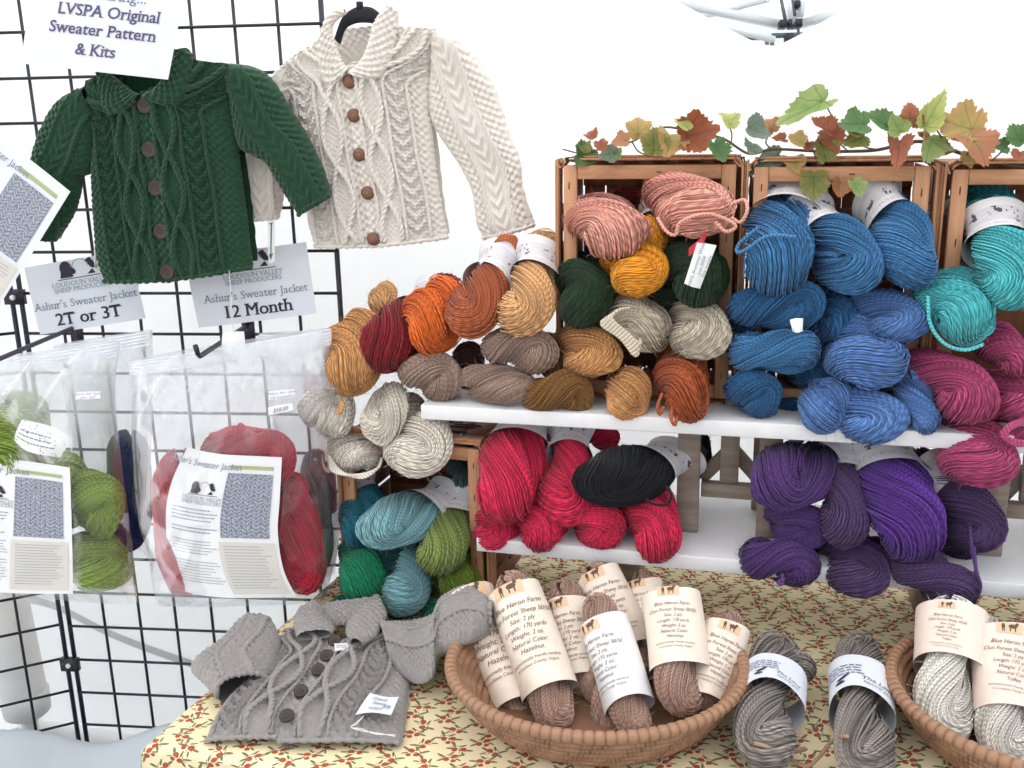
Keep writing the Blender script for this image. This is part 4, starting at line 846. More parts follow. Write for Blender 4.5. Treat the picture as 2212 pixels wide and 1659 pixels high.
patch('right_front', Z2([(850, 180), (760, 340), (535, 430), (525, 540), (555, 752), (590, 1003), (642, 1248), (672, 1470), (690, 1595)]), Z2([(1140, 200), (1080, 400), (1048, 700), (1060, 800), (1090, 1100), (1130, 1350), (1168, 1545)]), pw, N_, M_WHITE, wj, 110, 250, .031, 'R', body_knit(.4), wr=.0012, seed=3, hem=True, cables=body_cables(.4))
patch('sleeve', Z2([(1060, 300), (1040, 560), (1047, 760), (1110, 890), (1230, 1065), (1320, 1250), (1350, 1450), (1395, 1552)]), Z2([(1120, 190), (1250, 250), (1360, 380), (1470, 560), (1560, 850), (1640, 1060), (1655, 1230), (1735, 1465)]), pw, N_, M_WHITE, wj, 100, 210, .030, 'full', sleeve_knit, lift=-.004, wr=.002, seed=4, hem=True, cables=SC)
patch('sleeve', Z2([(330, 280), (60, 440), (-60, 620), (-130, 820), (-165, 1050), (-160, 1250), (-110, 1430)]), Z2([(300, 500), (180, 620), (140, 760), (110, 950), (90, 1150), (85, 1300), (60, 1420)]), pw, N_, M_WHITE, wj, 90, 190, .026, 'full', sleeve_knit, lift=-.008, wr=.002, seed=5, hem=True, cables=SC)
patch('collar', Z2([(525, 72), (430, 90), (365, 230), (350, 340), (370, 480), (425, 580), (515, 515)]), Z2([(540, 100), (465, 160), (450, 220), (470, 300), (505, 390), (530, 430), (548, 450)]), pw, N_, M_WHITE, wj, 60, 130, .010, 'full', plain_knit, lift=.032)
patch('collar', Z2([(800, 60), (750, 100), (705, 180), (685, 260), (650, 360), (600, 430), (552, 470)]), Z2([(830, 50), (872, 90), (868, 200), (845, 330), (815, 430), (740, 520), (610, 515)]), pw, N_, M_WHITE, wj, 70, 140, .012, 'full', plain_knit, lift=.034)
for k, (x, y) in enumerate([(555, 536), (585, 752), (620, 1003), (672, 1248), (708, 1542)]):
    lathe_button(pw(*Z2([(x, y)])[0]) + N_ * .031, N_, .0115, M_BTN2, wj, 1)
M_VELVET = simple('black_velvet', (.012, .012, .018), .9)
hg = thing('clothes_hanger', 'black velvet child hanger inside the oatmeal jacket collar', 'hanger')
patch('arm', Z2([(430, 250), (478, 120), (540, 62), (600, 44), (680, 54), (760, 120)]), Z2([(470, 290), (503, 195), (560, 158), (620, 150), (690, 160), (725, 200)]), pw, N_, M_VELVET, hg, 14, 40, .008, lift=.004)
mb = MB(); p = pw(*Z2([(597, 40)])[0]); mb.tube([p + N_ * .006 - ZZ * .006, p + N_ * .006 + ZZ * .006], .006, 10); mb.build('knob', M_VELVET, hg)
mb = MB(); mb.tube([p + N_ * .006, p + N_ * .006 + ZZ * .55 + np.array([-.01, 0, 0])], .0005, 4); mb.build('hanging_thread', M_PVC, hg)

# ---- dark green jacket
M_GRN = knit_mat('dark_green_wool_knit', (20, 50, 34), (38, 76, 52), (64, 62, 50)); pg = gplane(.10)
gj = thing('knit_jacket', 'dark green cable knit child jacket with dark brown buttons', 'jacket')
patch('back_panel', Z1([(700, 470), (580, 540), (600, 800), (590, 1110), (600, 1400), (625, 1650), (670, 1800)]), Z1([(1150, 430), (1400, 400), (1560, 500), (1545, 940), (1575, 1200), (1610, 1500), (1630, 1700)]), pg, N_, M_GRN, gj, 60, 90, .004, disp=plain_knit, lift=-.03, back=0)
patch('left_front', Z1([(560, 560), (590, 700), (600, 900), (592, 1110), (598, 1300), (612, 1500), (630, 1680), (680, 1822)]), Z1([(700, 480), (800, 560), (955, 610), (998, 690), (1030, 965), (1068, 1210), (1104, 1485), (1142, 1720), (1165, 1800)]), pg, N_, M_GRN, gj, 110, 250, .028, 'L', body_knit(1.2), wr=.0012, seed=12, hem=True, cables=body_cables(1.2))
patch('right_front', Z1([(1290, 390), (1150, 520), (950, 605), (965, 690), (995, 965), (1033, 1210), (1068, 1485), (1105, 1720), (1125, 1802)]), Z1([(1560, 430), (1530, 600), (1530, 800), (1545, 950), (1568, 1150), (1600, 1380), (1622, 1580), (1640, 1730)]), pg, N_, M_GRN, gj, 110, 250, .031, 'R', body_knit(1.2), wr=.0012, seed=13, hem=True, cables=body_cables(1.2))
patch('sleeve', Z1([(1480, 500), (1500, 700), (1545, 940), (1640, 1010), (1722, 1060), (1790, 1170), (1850, 1270), (1935, 1392)]), Z1([(1500, 410), (1640, 432), (1760, 510), (1880, 700), (1990, 880), (2080, 1060), (2120, 1170), (2148, 1265)]), pg, N_, M_GRN, gj, 100, 200, .030, 'full', sleeve_knit, lift=-.002, wr=.002, seed=14, hem=True, cables=SC)
patch('sleeve', Z1([(560, 555), (390, 635), (290, 770), (222, 950), (195, 1100), (205, 1300), (272, 1530)]), Z1([(640, 700), (640, 950), (595, 1110), (535, 1150), (520, 1250), (470, 1400), (372, 1550)]), pg, N_, M_GRN, gj, 100, 200, .030, 'full', sleeve_knit, lift=-.004, wr=.002, seed=15, hem=True, cables=SC)
patch('collar', Z1([(690, 470), (700, 560), (725, 660), (750, 738), (850, 725), (950, 655)]), Z1([(780, 470), (800, 495), (840, 530), (880, 560), (920, 590), (965, 612)]), pg, N_, M_GRN, gj, 60, 120, .010, 'full', plain_knit, lift=.033)
patch('collar', Z1([(1200, 335), (1180, 390), (1150, 460), (1100, 530), (1050, 580), (990, 612)]), Z1([(1270, 318), (1305, 370), (1300, 480), (1265, 610), (1180, 690), (1030, 660)]), pg, N_, M_GRN, gj, 70, 130, .012, 'full', plain_knit, lift=.035)
for x, y in [(998, 684), (1025, 964), (1066, 1208), (1100, 1484), (1137, 1742)]: lathe_button(pg(*Z1([(x, y)])[0]) + N_ * .031, N_, .0138, M_BTN, gj, 0)
hg = thing('clothes_hanger', 'black hanger showing beside the green jacket collar under the paper sign', 'hanger')
patch('arm', Z1([(640, 500), (800, 380), (960, 300), (1120, 318), (1200, 420)]), Z1([(680, 540), (820, 470), (960, 420), (1080, 450), (1150, 520)]), pg, N_, M_VELVET, hg, 14, 40, .008, lift=-.012)
mb = MB(); p = pg(*Z1([(960, 310)])[0]); mb.tube([p, p + ZZ * .06, p + ZZ * .075 - N_ * .02, p + ZZ * .06 - N_ * .09], .002, 6); mb.build('hook', M_STEEL, hg)

# ------------------------------------------------------------------ paper signs
M_PAPER = simple('white_paper', (.74, .77, .83), .7, 5, .03); M_PAPERW = simple('bright_paper', (.80, .80, .81), .7, 8, .03)
def sheet(name, corners, place, n, label, cat='sign', group=None, W=100., H=100., curl=.004, mat=None, parent=None, nx=16):
    TL, TR, BR, BL = [A_(c) for c in corners]
    def fm(x, y, off=.0012):                     # x 0..W, y 0..H upwards from the lower edge
        a = (A_(x) / W)[..., None]; b = (A_(y) / H)[..., None]; p = (BL * (1 - a) + BR * a) * (1 - b) + (TL * (1 - a) + TR * a) * b
        q = place(p[..., 0], p[..., 1]); bend = curl * np.sin(a * 3.1) * np.cos(b * 2.0) + curl * .5 * np.sin(2.5 * b + 4 * a)
        return q + n * (bend + off)
    xs, ys = np.meshgrid(np.linspace(0, W, nx), np.linspace(0, H, nx), indexing='ij'); mb = MB(); mb.add(fm(xs, ys, 0), grid_quads(nx, nx)); mb.add(fm(xs, ys, -.0006), grid_quads(nx, nx))
    o = mb.build(name, mat or M_PAPER, parent)
    if label: tag(o, label, cat, group)
    return o, fm
SB = dict(bold=.012, serif=True); SR = dict(bold=-.004, serif=True)
o, fm = sheet('paper_sign', [(75, -60), (400, -28), (362, 172), (45, 137)], gplane(.165), N_, 'white paper sign reading LVSPA Original Sweater Pattern & Kits', W=322., H=198.)
put2d(text_lines([('LVSPA Original', 35, 172, 116, SB), ('Sweater Pattern', 35, 166, 76, SB), ('& Kits', 35, 160, 33, SB)]), fm, 'lettering', INK_VIOLET, o)
put2d(text_lines([('Featuring...', 34, 172, 154, SR)]), fm, 'lettering', INK_BLUE, o)
def sheep_logo(x, y, k):
    e = [ell2d(x - 27 * k, y + 6 * k, 12 * k, 14 * k), ell2d(x - 17 * k, y - 1 * k, 11 * k, 7 * k, -.5), poly2d([(x - 40 * k, y - 14 * k), (x - 13 * k, y - 14 * k), (x - 20 * k, y + 4 * k), (x - 36 * k, y + 6 * k)]),
         ell2d(x + 27 * k, y + 8 * k, 6.5 * k, 11 * k, .45), ell2d(x + 33 * k, y + 2 * k, 6 * k, 4.5 * k, -.4), ell2d(x + 22 * k, y + 16 * k, 7 * k, 3 * k, .5), poly2d([(x + 16 * k, y - 13 * k), (x + 33 * k, y - 13 * k), (x + 27 * k, y - 3 * k)]),
         poly2d([(x - 46 * k, y - 18 * k), (x + 48 * k, y - 18 * k), (x + 48 * k, y - 16.5 * k), (x - 46 * k, y - 16.5 * k)])]
    for a0 in range(9):                          # outline of the pale sheep between the dark heads
        a = math.pi * (1 - a0 / 9); b = math.pi * (1 - (a0 + 1) / 9); r1, r2 = 17 * k, 16 * k; cx, cy = x + 3 * k, y + 4 * k
        e.append(poly2d([(cx + r1 * math.cos(a), cy + r1 * math.sin(a)), (cx + r1 * math.cos(b), cy + r1 * math.sin(b)), (cx + r2 * math.cos(b), cy + r2 * math.sin(b)), (cx + r2 * math.cos(a), cy + r2 * math.sin(a))]))
    return cat2d(e)
def kit_sign(corners, W, H, text, label, cx):
    o, fm = sheet('paper_sign', corners, gplane(.022), N_, label, W=W, H=H, group='size signs on the wire panel')
    put2d(sheep_logo(cx, 128, 1.05), fm, 'emblem', INK, o)
    put2d(text_lines([('LOUDOUN VALLEY', 14.5, cx, 95, SR), ('SHEEP PRODUCERS', 14, cx, 83, SR), ("Ashur's Sweater Jacket", 24, cx, 51, SR)]), fm, 'lettering', INK_GREY, o)
    put2d(text_lines([(text, 38, cx + d_, 14, dict(bold=0.0, serif=True)) for d_ in (-.7, 0, .7)]), fm, 'size_lettering', INK, o)
kit_sign([(53, 578), (277, 540), (314, 688), (87, 723)], 230., 150., '2T or 3T', 'white paper sign reading 2T or 3T with a sheep emblem', 114)
kit_sign([(400, 558), (661, 523), (683, 677), (429, 708)], 258., 153., '12 Month', 'white paper sign reading 12 Month with a sheep emblem', 136)
# knitted picture print
def photo_mat():
    m, nt, b = mat_new('printed_knit_picture', (.3, .32, .36), .5); u, v, uv = UVC(nt)
    fx = M(nt, 'ABSOLUTE', M(nt, 'SUBTRACT', M(nt, 'FRACT', M(nt, 'DIVIDE', u, 21.0)), .5))
    wob_ = M(nt, 'MULTIPLY', NOISE(nt, .07, 2, .6, uv), 2.2)
    ch = M(nt, 'SINE', M(nt, 'MULTIPLY', M(nt, 'ADD', M(nt, 'MULTIPLY_ADD', fx, 2.0, M(nt, 'DIVIDE', v, 8.5)), wob_), 6.2832))
    k = M(nt, 'MULTIPLY', M(nt, 'MULTIPLY_ADD', ch, .28, .5), M(nt, 'MULTIPLY_ADD', NOISE(nt, .8, 3, .7, uv), 1.5, .25))
    k = M(nt, 'MULTIPLY', k, M(nt, 'MULTIPLY_ADD', M(nt, 'GREATER_THAN', M(nt, 'ABSOLUTE', M(nt, 'SUBTRACT', fx, .25)), .215), -.5, 1.0))
    nt.links.new(MIX(nt, k, lin((72, 80, 98)), lin((186, 192, 204))), b.inputs['Base Color']); return m
M_PHOTO = photo_mat(); M_BEIGE = simple('beige_print', lin((212, 208, 200)), .7, 3, .04)
def rect2d(x0, x1, y0, y1, nx=8, ny=8):
    X, Y = np.meshgrid(np.linspace(x0, x1, nx), np.linspace(y0, y1, ny), indexing='ij'); q = grid_quads(nx, ny)
    return np.stack([X.ravel(), Y.ravel()], -1), np.vstack([q[:, [0, 1, 2]], q[:, [0, 2, 3]]])
def greek(x0, x1, ys, size, seed):               # lines of tiny unreadable print
    rs = np.random.RandomState(seed); e = []
    for y in ys:
        x = x0; end = x1 - rs.uniform(0, .25) * (x1 - x0)
        while x < end:
            w = rs.uniform(2.5, 8) * size / 4; e.append(rect2d(x, min(x + w, x1), y, y + size * .42, 2, 2)); x += w + size * .35
    return cat2d(e)
def pattern_page(fm, o, W, H, seed):
    put2d(rect2d(W * .52, W * .93, H * .905, H * .93), lambda x, y: fm(x, y, .0010), 'print_bar', BARGREEN, o)
    put2d(rect2d(W * .52, W * .93, H * .43, H * .875, 10, 14), lambda x, y: fm(x, y, .0010), 'knit_picture', M_PHOTO, o)
    put2d(rect2d(W * .50, W * .97, H * .03, H * .40, 8, 8), lambda x, y: fm(x, y, .0008), 'print_panel', M_BEIGE, o)
    put2d(text_lines([("Asher's Sweater Jacket", W * .082, W * .26, H * .895, {}) ]), fm, 'lettering', INK_GREY, o)
    put2d(sheep_logo(W * .33, H * .745, W / 340), fm, 'emblem', INK, o)
    put2d(text_lines([('LOUDOUN VALLEY', W * .042, W * .33, H * .668, SR), ('SHEEP PRODUCERS', W * .042, W * .33, H * .64, SR)]), fm, 'lettering', INK_GREY, o)
    put2d(greek(W * .07, W * .49, [H * (.60 - .024 * k) for k in range(4)] + [H * (.475 - .024 * k) for k in range(2)], W * .017, seed), fm, 'small_print', INK_BLUE, o)
    put2d(greek(W * .07, W * .49, [H * (.39 - .021 * k) for k in range(5)] + [H * (.25 - .021 * k) for k in range(8)], W * .013, seed + 1), fm, 'small_print', INK_GREY, o)
    put2d(greek(W * .54, W * .93, [H * (.37 - .021 * k) for k in range(15)], W * .011, seed + 2), lambda x, y: fm(x, y, .0014), 'small_print', INK_GREY, o)
# loose pattern page, turned, at the left edge
A0 = A_((152, 414)); e1 = nrm((152, 117)); e2 = nrm((-152, 242)); Wp, Hp = 262., 340.
o, fm = sheet('pattern_page', [A0 - e1 * Wp, A0, A0 + e2 * Hp, A0 - e1 * Wp + e2 * Hp], gplane(.175), N_, 'white knitting pattern page with a jacket picture, pinned askew', 'pattern page', W=Wp, H=Hp)
pattern_page(fm, o, Wp, Hp, 31)

# ------------------------------------------------------------------ hooks and kit bags
def hook(a, b, label, up):
    t = thing('display_hook', label, 'hook', group='hooks on the wire panel'); pa = on_plane(*a, GRx + GN * .012, GN); pe = pa + GN * .30
    pe = on_plane(b[0], b[1], GRx + GN * .30, GN); mb = MB()
    mb.tube([pa, pa + (pe - pa) * .5, pe - (pe - pa) * .03, pe + ZZ * .006, pe + ZZ * .02 + GN * .006], .0042, 8); mb.build('rod', M_BLACK, t)
    mb = MB(); mb.box(pa - ZZ * .012 - GN * .002, GU, GN, ZZ, (.011, .004, .032)); mb.build('back_plate', M_BLACK, t, smooth=False)
hook((163, 706), (-8, 778), 'black display hook holding the bags of green yarn', 1); hook((535, 702), (428, 772), 'black display hook holding the bags of red yarn', 1)
def plastic(name, haze, gloss=.10):
    m, nt, b = mat_new(name); nt.nodes.remove(b); tr = nt.nodes.new('ShaderNodeBsdfTransparent'); tr.inputs[0].default_value = (.97, .975, .985, 1)
    df = nt.nodes.new('ShaderNodeBsdfTranslucent'); df.inputs[0].default_value = (.9, .93, .97, 1); d2 = nt.nodes.new('ShaderNodeBsdfDiffuse'); d2.inputs[0].default_value = (.88, .92, .97, 1)
    gl = nt.nodes.new('ShaderNodeBsdfGlossy'); gl.inputs['Roughness'].default_value = .10; gl.inputs[0].default_value = (1, 1, 1, 1)
    m1 = nt.nodes.new('ShaderNodeMixShader'); m1.inputs[0].default_value = .5; nt.links.new(df.outputs[0], m1.inputs[1]); nt.links.new(d2.outputs[0], m1.inputs[2])
    m2 = nt.nodes.new('ShaderNodeMixShader'); nz = NOISE(nt, 14, 3, .6, OBJC(nt)); tv = UVC(nt)[1]; hz_ = M(nt, 'ADD', 2 * haze, M(nt, 'MULTIPLY', M(nt, 'MAXIMUM', M(nt, 'SUBTRACT', .20, tv), 0.0), 4.2)); nt.links.new(M(nt, 'MULTIPLY', nz, hz_), m2.inputs[0]); nt.links.new(tr.outputs[0], m2.inputs[1]); nt.links.new(m1.outputs[0], m2.inputs[2])
    m3 = nt.nodes.new('ShaderNodeMixShader'); fr = nt.nodes.new('ShaderNodeFresnel'); fr.inputs[0].default_value = 1.45; nt.links.new(M(nt, 'MINIMUM', M(nt, 'MULTIPLY_ADD', fr.outputs[0], .8, gloss * .4), .30), m3.inputs[0]); nt.links.new(m2.outputs[0], m3.inputs[1]); nt.links.new(gl.outputs[0], m3.inputs[2])
    nt.links.new(m3.outputs[0], nt.nodes['Material Output'].inputs['Surface']); return m
M_BAG = plastic('clear_plastic', .022); M_ZIP = plastic('hazy_plastic', .28, .16)
def crumple(seed, a=.004):
    rs = np.random.RandomState(seed); K = [(rs.uniform(-1, 1), rs.uniform(-1, 1), rs.uniform(15, 55), rs.uniform(0, 6)) for _ in range(10)]
    def f(s, t, u, v):
        h = 0
        for x, y, k, p in K: q = np.sin((x * s + y * t) * k + p); h = h + a * (1 - np.abs(q) ** .7) * .4 + a * .25 * np.sin((x * t - y * s) * k * .6 + p)
        return h + a * 1.6 * np.clip(1 - np.abs(np.sin(38 * s + 3 * np.sin(9 * t))) * 2.2, 0, 1) * np.clip(.5 - t * 2.2, 0, 1)
    return f
def kit_bag(label, L, Rr, off, bulge, seed, group='zip bags of yarn kits', nu=60, nv=90):
    o = thing('kit_bag', label, 'kit bag', group=group); pl = gplane(off)
    patch('bag_film', L, Rr, pl, GN, M_BAG, o, nu, nv, bulge, 'bag', crumple(seed), back=1.0, jag=0)
    Lq, Rq = smoothpts(L, 100), smoothpts(Rr, 100)
    def zipd(s, t, u, v): return .0012 * np.sin(t * 1100) + .003 * np.sin(18 * s + seed)
    patch('zip_strip', Lq[:7], Rq[:7], pl, GN, M_ZIP, o, 40, 24, .012, 'full', zipd, back=0, lift=.010, jag=0)
    return o
NB = 'yarn_skein'
def bag_yarn(px, py, w, h, off, th, ph, roll, col, label, **kw):
    c = on_plane(px, py, GRx + GN * off, GN); k = depth(c) / F; return skein(c, (w * k, h * k), cam_axis(th, ph), col, label, 'skeins inside the kit bags', roll=roll, front=False, **kw)
KGRN, KRED, NAVY, GREYY = (136, 160, 72), (186, 44, 66), (30, 38, 92), (120, 112, 112)
kit_bag('clear zip bag with navy yarn hanging behind the bag of green yarn', [(120, 745), (150, 900), (170, 1100), (200, 1215)], [(330, 712), (330, 880), (325, 1050), (322, 1205)], .09, .03, 5)
bag_yarn(280, 1060, 110, 280, .09, -88, 5, 20, NAVY, 'navy blue skein in the bag behind the green yarn', T=1.0, n=40)
kit_bag('clear zip bag with grey yarn hanging behind the bag of red yarn', [(560, 720), (590, 900), (620, 1100), (640, 1250)], [(722, 715), (728, 900), (736, 1100), (724, 1240)], .08, .03, 6)
bag_yarn(686, 1100, 90, 280, .08, -86, 5, 60, GREYY, 'grey skein in the bag behind the red yarn', T=1.0, n=40)
bag_yarn(716, 1040, 40, 160, .05, -86, 5, 60, (120, 30, 44), 'dark red skein in a bag behind the grey yarn', T=1.0, n=30)
# green kit
kit_bag('clear zip bag with green yarn and a pattern page', [(-60, 782), (-60, 950), (-60, 1120), (-58, 1275)], [(262, 735), (250, 850), (264, 1010), (286, 1160), (298, 1300)], .20, .055, 7)
for r in ((30, 930, 180, 190, .195, -60, 15, 20, KGRN, 'moss green skein wearing a dotted paper wrapper'), (205, 1090, 140, 180, .195, -20, 12, 60, KGRN, 'moss green skein beside the pattern page, upper one'), (212, 1215, 160, 150, .20, -30, 12, 110, KGRN, 'moss green skein at the bottom corner of its bag')):
    bag_yarn(*r, T=1.4, n=44, loose=.09, wr=.6)
bag_yarn(120, 1060, 180, 200, .18, -40, 10, 0, KGRN, 'moss green skein hidden behind the pattern page', T=1.4, n=36)
M_DOTS, ntd, bd = mat_new('dotted_wrapper', (.8, .8, .78), .6)
vo = ntd.nodes.new('ShaderNodeTexVoronoi'); vo.inputs['Scale'].default_value = 150; ntd.links.new(OBJC(ntd), vo.inputs[0]); hs_ = ntd.nodes.new('ShaderNodeHueSaturation'); hs_.inputs['Saturation'].default_value = .8; hs_.inputs['Value'].default_value = .6; ntd.links.new(vo.outputs['Color'], hs_.inputs['Color'])
ntd.links.new(MIX(ntd, M(ntd, 'LESS_THAN', vo.outputs['Distance'], .22), (.80, .80, .78), hs_.outputs[0]), bd.inputs['Base Color'])
o, fm = sheet('dotted_wrapper', [(50, 905), (152, 945), (128, 990), (30, 950)], gplane(.255), N_, 'white dotted paper wrapper around the moss green skein', 'wrapper', W=110., H=48., curl=.012, mat=M_DOTS)
put2d(greek(8, 90, [30, 22, 14], 5, 8), fm, 'small_print', INK_GREY, o)
o, fm = sheet('pattern_page', [(-100, 980), (151, 1010), (156, 1284), (-100, 1268)], gplane(.262), N_, 'printed pattern page inside the bag of green yarn', 'pattern page', W=256., H=300., curl=.006, mat=M_PAPERW, group='pattern pages in the kit bags')
pattern_page(fm, o, 256., 300., 41)
def sticker(corners, txt, label, off):
    o, fm = sheet('price_sticker', corners, gplane(off), N_, label, 'sticker', W=60., H=18. * len(txt), curl=.001, mat=M_PAPERW, nx=6)
    put2d(text_lines([(t_, 13, 30, 18 * (len(txt) - i) - 14, dict(shear=.25)) for i, t_ in enumerate(txt)]), fm, 'handwriting', INK_BLUE, o)
sticker([(164, 847), (217, 845), (216, 861), (163, 863)], ['Yarn for size', '2T  3T'], 'handwritten white sticker on the bag of green yarn', .262)
# red kit
kit_bag('clear zip bag with red yarn and a pattern page', [(284, 778), (288, 900), (298, 1060), (328, 1200), (338, 1304)], [(717, 708), (722, 850), (722, 1000), (736, 1150), (702, 1296)], .20, .06, 9)
for r in ((392, 1130, 140, 340, .180, -85, 8, 20, KRED, 'crimson skein standing at the side of its kit bag'), (535, 985, 230, 150, .20, -5, 12, 60, KRED, 'crimson skein with a stray loop above the pattern page'), (645, 1150, 140, 280, .19, -75, 12, 110, KRED, 'crimson skein bulging beside the pattern page'), (500, 1120, 240, 290, .12, -60, 5, 0, KRED, 'crimson skein hidden behind the pattern page')):
    bag_yarn(*r, T=1.2, n=56, loose=.08, wr=.6)
mb = MB(); p = smoothpts([on_plane(x, y, GRx + GN * .24, GN) for x, y in ((505, 945), (515, 920), (522, 917), (540, 932), (555, 940), (570, 935))], 30); mb.tube(p, .0026, 6)
o_ = [x for x in bpy.data.objects if x.get('label', '').startswith('crimson skein with a stray')][0]; mb.build('yarn_loop', yarn_mat(KRED), o_)
Lc, Rc = smoothpts([(388, 978), (352, 1060), (341, 1137), (352, 1230), (378, 1294)], 40), smoothpts([(609, 988), (604, 1080), (600, 1150), (612, 1230), (640, 1290)], 40)
pl = gplane(.272)
def fm_red(x, y, off=.0012):
    a = A_(x) / 256.; b = 1 - A_(y) / 310.; i = b * 39; px = np.stack([np.interp(i, np.arange(40), Lc[:, k]) * (1 - a) + np.interp(i, np.arange(40), Rc[:, k]) * a for k in range(2)], -1)
    q = pl(px[..., 0], px[..., 1]); return q + N_ * (off - .05 * (a - .62)[..., None] ** 2 * 2 if np.ndim(off) else off) - N_ * (.10 * (np.clip(.55 - a, 0, 1) ** 2))[..., None]
X, Y = np.meshgrid(np.linspace(0, 256, 24), np.linspace(0, 310, 24), indexing='ij'); mb = MB(); mb.add(fm_red(X, Y, 0), grid_quads(24, 24)); mb.add(fm_red(X, Y, -.0006), grid_quads(24, 24))
o = tag(mb.build('pattern_page', M_PAPERW), 'curved pattern page inside the bag of red yarn', 'pattern page', 'pattern pages in the kit bags'); pattern_page(fm_red, o, 256., 310., 51)
sticker([(580, 846), (637, 840), (638, 857), (581, 864)], ['Yarn for size', '12 months'], 'handwritten white sticker about yarn size on the bag of red yarn', .258)
sticker([(579, 880), (632, 870), (633, 886), (580, 897)], ['$58.00'], 'handwritten white price sticker on the bag of red yarn', .262)
# narrow hang tags with arrows beside the green jacket
for cs, col, lab, off in (([(578, 477), (594, 474), (593, 566), (580, 570)], (.06, .17, .11), 'narrow hang tag with a green arrow hanging over the 12 Month sign', .08), ([(203, 535), (213, 535), (213, 582), (205, 584)], (.25, .2, .16), 'narrow hang tag with a brown arrow over the 2T or 3T sign', .07)):
    o, fm = sheet('hang_tag', cs, gplane(off), N_, lab, 'hang tag', W=16., H=92., curl=.002, mat=M_PAPERW, nx=6)
    put2d(cat2d([rect2d(6.6, 9.4, 16, 86, 2, 2), poly2d([(3, 20), (13, 20), (8, 6)]), poly2d([(3, 88), (8, 80), (13, 88), (8, 84)])]), fm, 'arrow', simple('tag_print', col, .7), o)
    mb = MB(); p = fm(8., 90.); mb.tube([p, p + ZZ * .05 + GU * .004], .0005, 4); mb.build('string', M_PVC, o)
o, fm = sheet('hang_tag', [(481, 718), (527, 716), (531, 764), (478, 768)], gplane(.20), N_, 'blank white hang tag on a long thread by the hook', 'hang tag', W=30., H=60., curl=.003, mat=M_PAPERW, nx=6)
mb = MB(); mb.tube([on_plane(495, 585, GRx + GN * .13, GN), fm(15., 55.)], .0006, 4); mb.build('thread', M_PVC, o)
# ================================================================== on the table
# ---- grey jacket lying on the cloth
M_GREY = knit_mat('grey_wool_knit', (120, 116, 114), (162, 158, 155), (186, 182, 178))
def ztab(off=.006): return lambda px, py: on_z(px, py, Z_TAB + off + np.clip((A_(px) - 890) / 130., 0, 1) * .075)
def plain_knit2(s, t, u, v): return 1.1 * seed_st(s, t)
def sleeve_knit2(s, t, u, v): return 1.2 * sleeve_knit(s, t, u, v)
tj = thing('knit_jacket', 'grey cable knit child jacket laid flat on the printed tablecloth', 'jacket'); pt = ztab()
NT = nrm(ZZ + .25 * np.array([0, -1, 0]))
patch('back_panel', ZG([(800, 320), (600, 560), (430, 760), (330, 975)]), ZG([(1640, 270), (1690, 560), (1670, 800), (1640, 985)]), pt, ZZ, M_GREY, tj, 60, 80, .006, disp=plain_knit, back=0)
patch('left_front', ZG([(780, 320), (720, 480), (600, 600), (430, 760), (350, 880), (310, 985)]), ZG([(1080, 300), (1150, 360), (1195, 430), (1140, 530), (1085, 628), (970, 778), (890, 920), (862, 985)]), pt, NT, M_GREY, tj, 110, 230, .028, 'L', body_knit(.2, 2.7, .8), wr=.002, seed=22, jag=.4, taper=True, hem=True, cables=body_cables(.2))
patch('right_front', ZG([(1420, 300), (1300, 370), (1165, 425), (1105, 530), (1050, 628), (930, 778), (840, 940), (800, 1012)]), ZG([(1740, 280), (1740, 420), (1690, 600), (1665, 760), (1650, 900), (1625, 1000)]), pt, NT, M_GREY, tj, 120, 230, .030, 'R', body_knit(.2, 2.7, .8), wr=.002, seed=23, jag=.4, taper=True, hem=True, cables=body_cables(.2))
patch('sleeve', ZG([(620, 262), (545, 245), (420, 385), (300, 480), (225, 560), (310, 650), (395, 745)]), ZG([(800, 300), (830, 380), (820, 460), (800, 530), (780, 580), (760, 620), (748, 655)]), pt, NT, M_GREY, tj, 100, 180, .034, 'full', sleeve_knit2, lift=.018, wr=.003, seed=24, hem=True, cables=SC)
patch('sleeve', ZG([(1480, 290), (1700, 268), (1850, 238), (1905, 135), (2070, 42), (2180, 95), (2240, 190)]), ZG([(1560, 520), (1735, 640), (1850, 595), (1880, 470), (2000, 400), (2120, 345), (2230, 270)]), pt, NT, M_GREY, tj, 110, 190, .036, 'full', sleeve_knit2, lift=.016, wr=.004, seed=25, hem=True, cables=SC)
patch('collar', ZG([(1030, 190), (1200, 152), (1350, 135), (1485, 128), (1548, 262)]), ZG([(1090, 330), (1170, 310), (1250, 300), (1310, 300), (1400, 340)]), pt, NT, M_GREY, tj, 70, 120, .014, 'full', plain_knit2, lift=.034)
patch('collar', ZG([(1060, 178), (960, 232), (925, 320), (935, 380), (948, 425)]), ZG([(1130, 280), (1175, 320), (1195, 350), (1195, 375), (1180, 402)]), pt, NT, M_GREY, tj, 70, 110, .012, 'full', plain_knit2, lift=.046)
patch('collar', ZG([(1420, 215), (1330, 290), (1285, 340), (1275, 400), (1312, 472)]), ZG([(1500, 150), (1548, 262), (1530, 330), (1480, 420), (1385, 487)]), pt, NT, M_GREY, tj, 70, 120, .012, 'full', plain_knit2, lift=.048)
for x, y in ((1200, 425), (1145, 530), (1090, 627), (975, 775), (882, 945)): lathe_button(pt(*ZG([(x, y)])[0]) + NT * .038, nrm(NT + np.array([0, -.25, 0])), .0105, M_BTN, tj, 0)
o, fm = sheet('neck_label', ZG([(1178, 318), (1272, 310), (1276, 365), (1182, 372)]), ztab(.050), NT, None, W=95., H=55., curl=.001, mat=M_PAPERW, parent=tj, nx=6)
put2d(greek(12, 84, [32, 18], 9, 4), fm, 'small_print', INK_GREY, o)
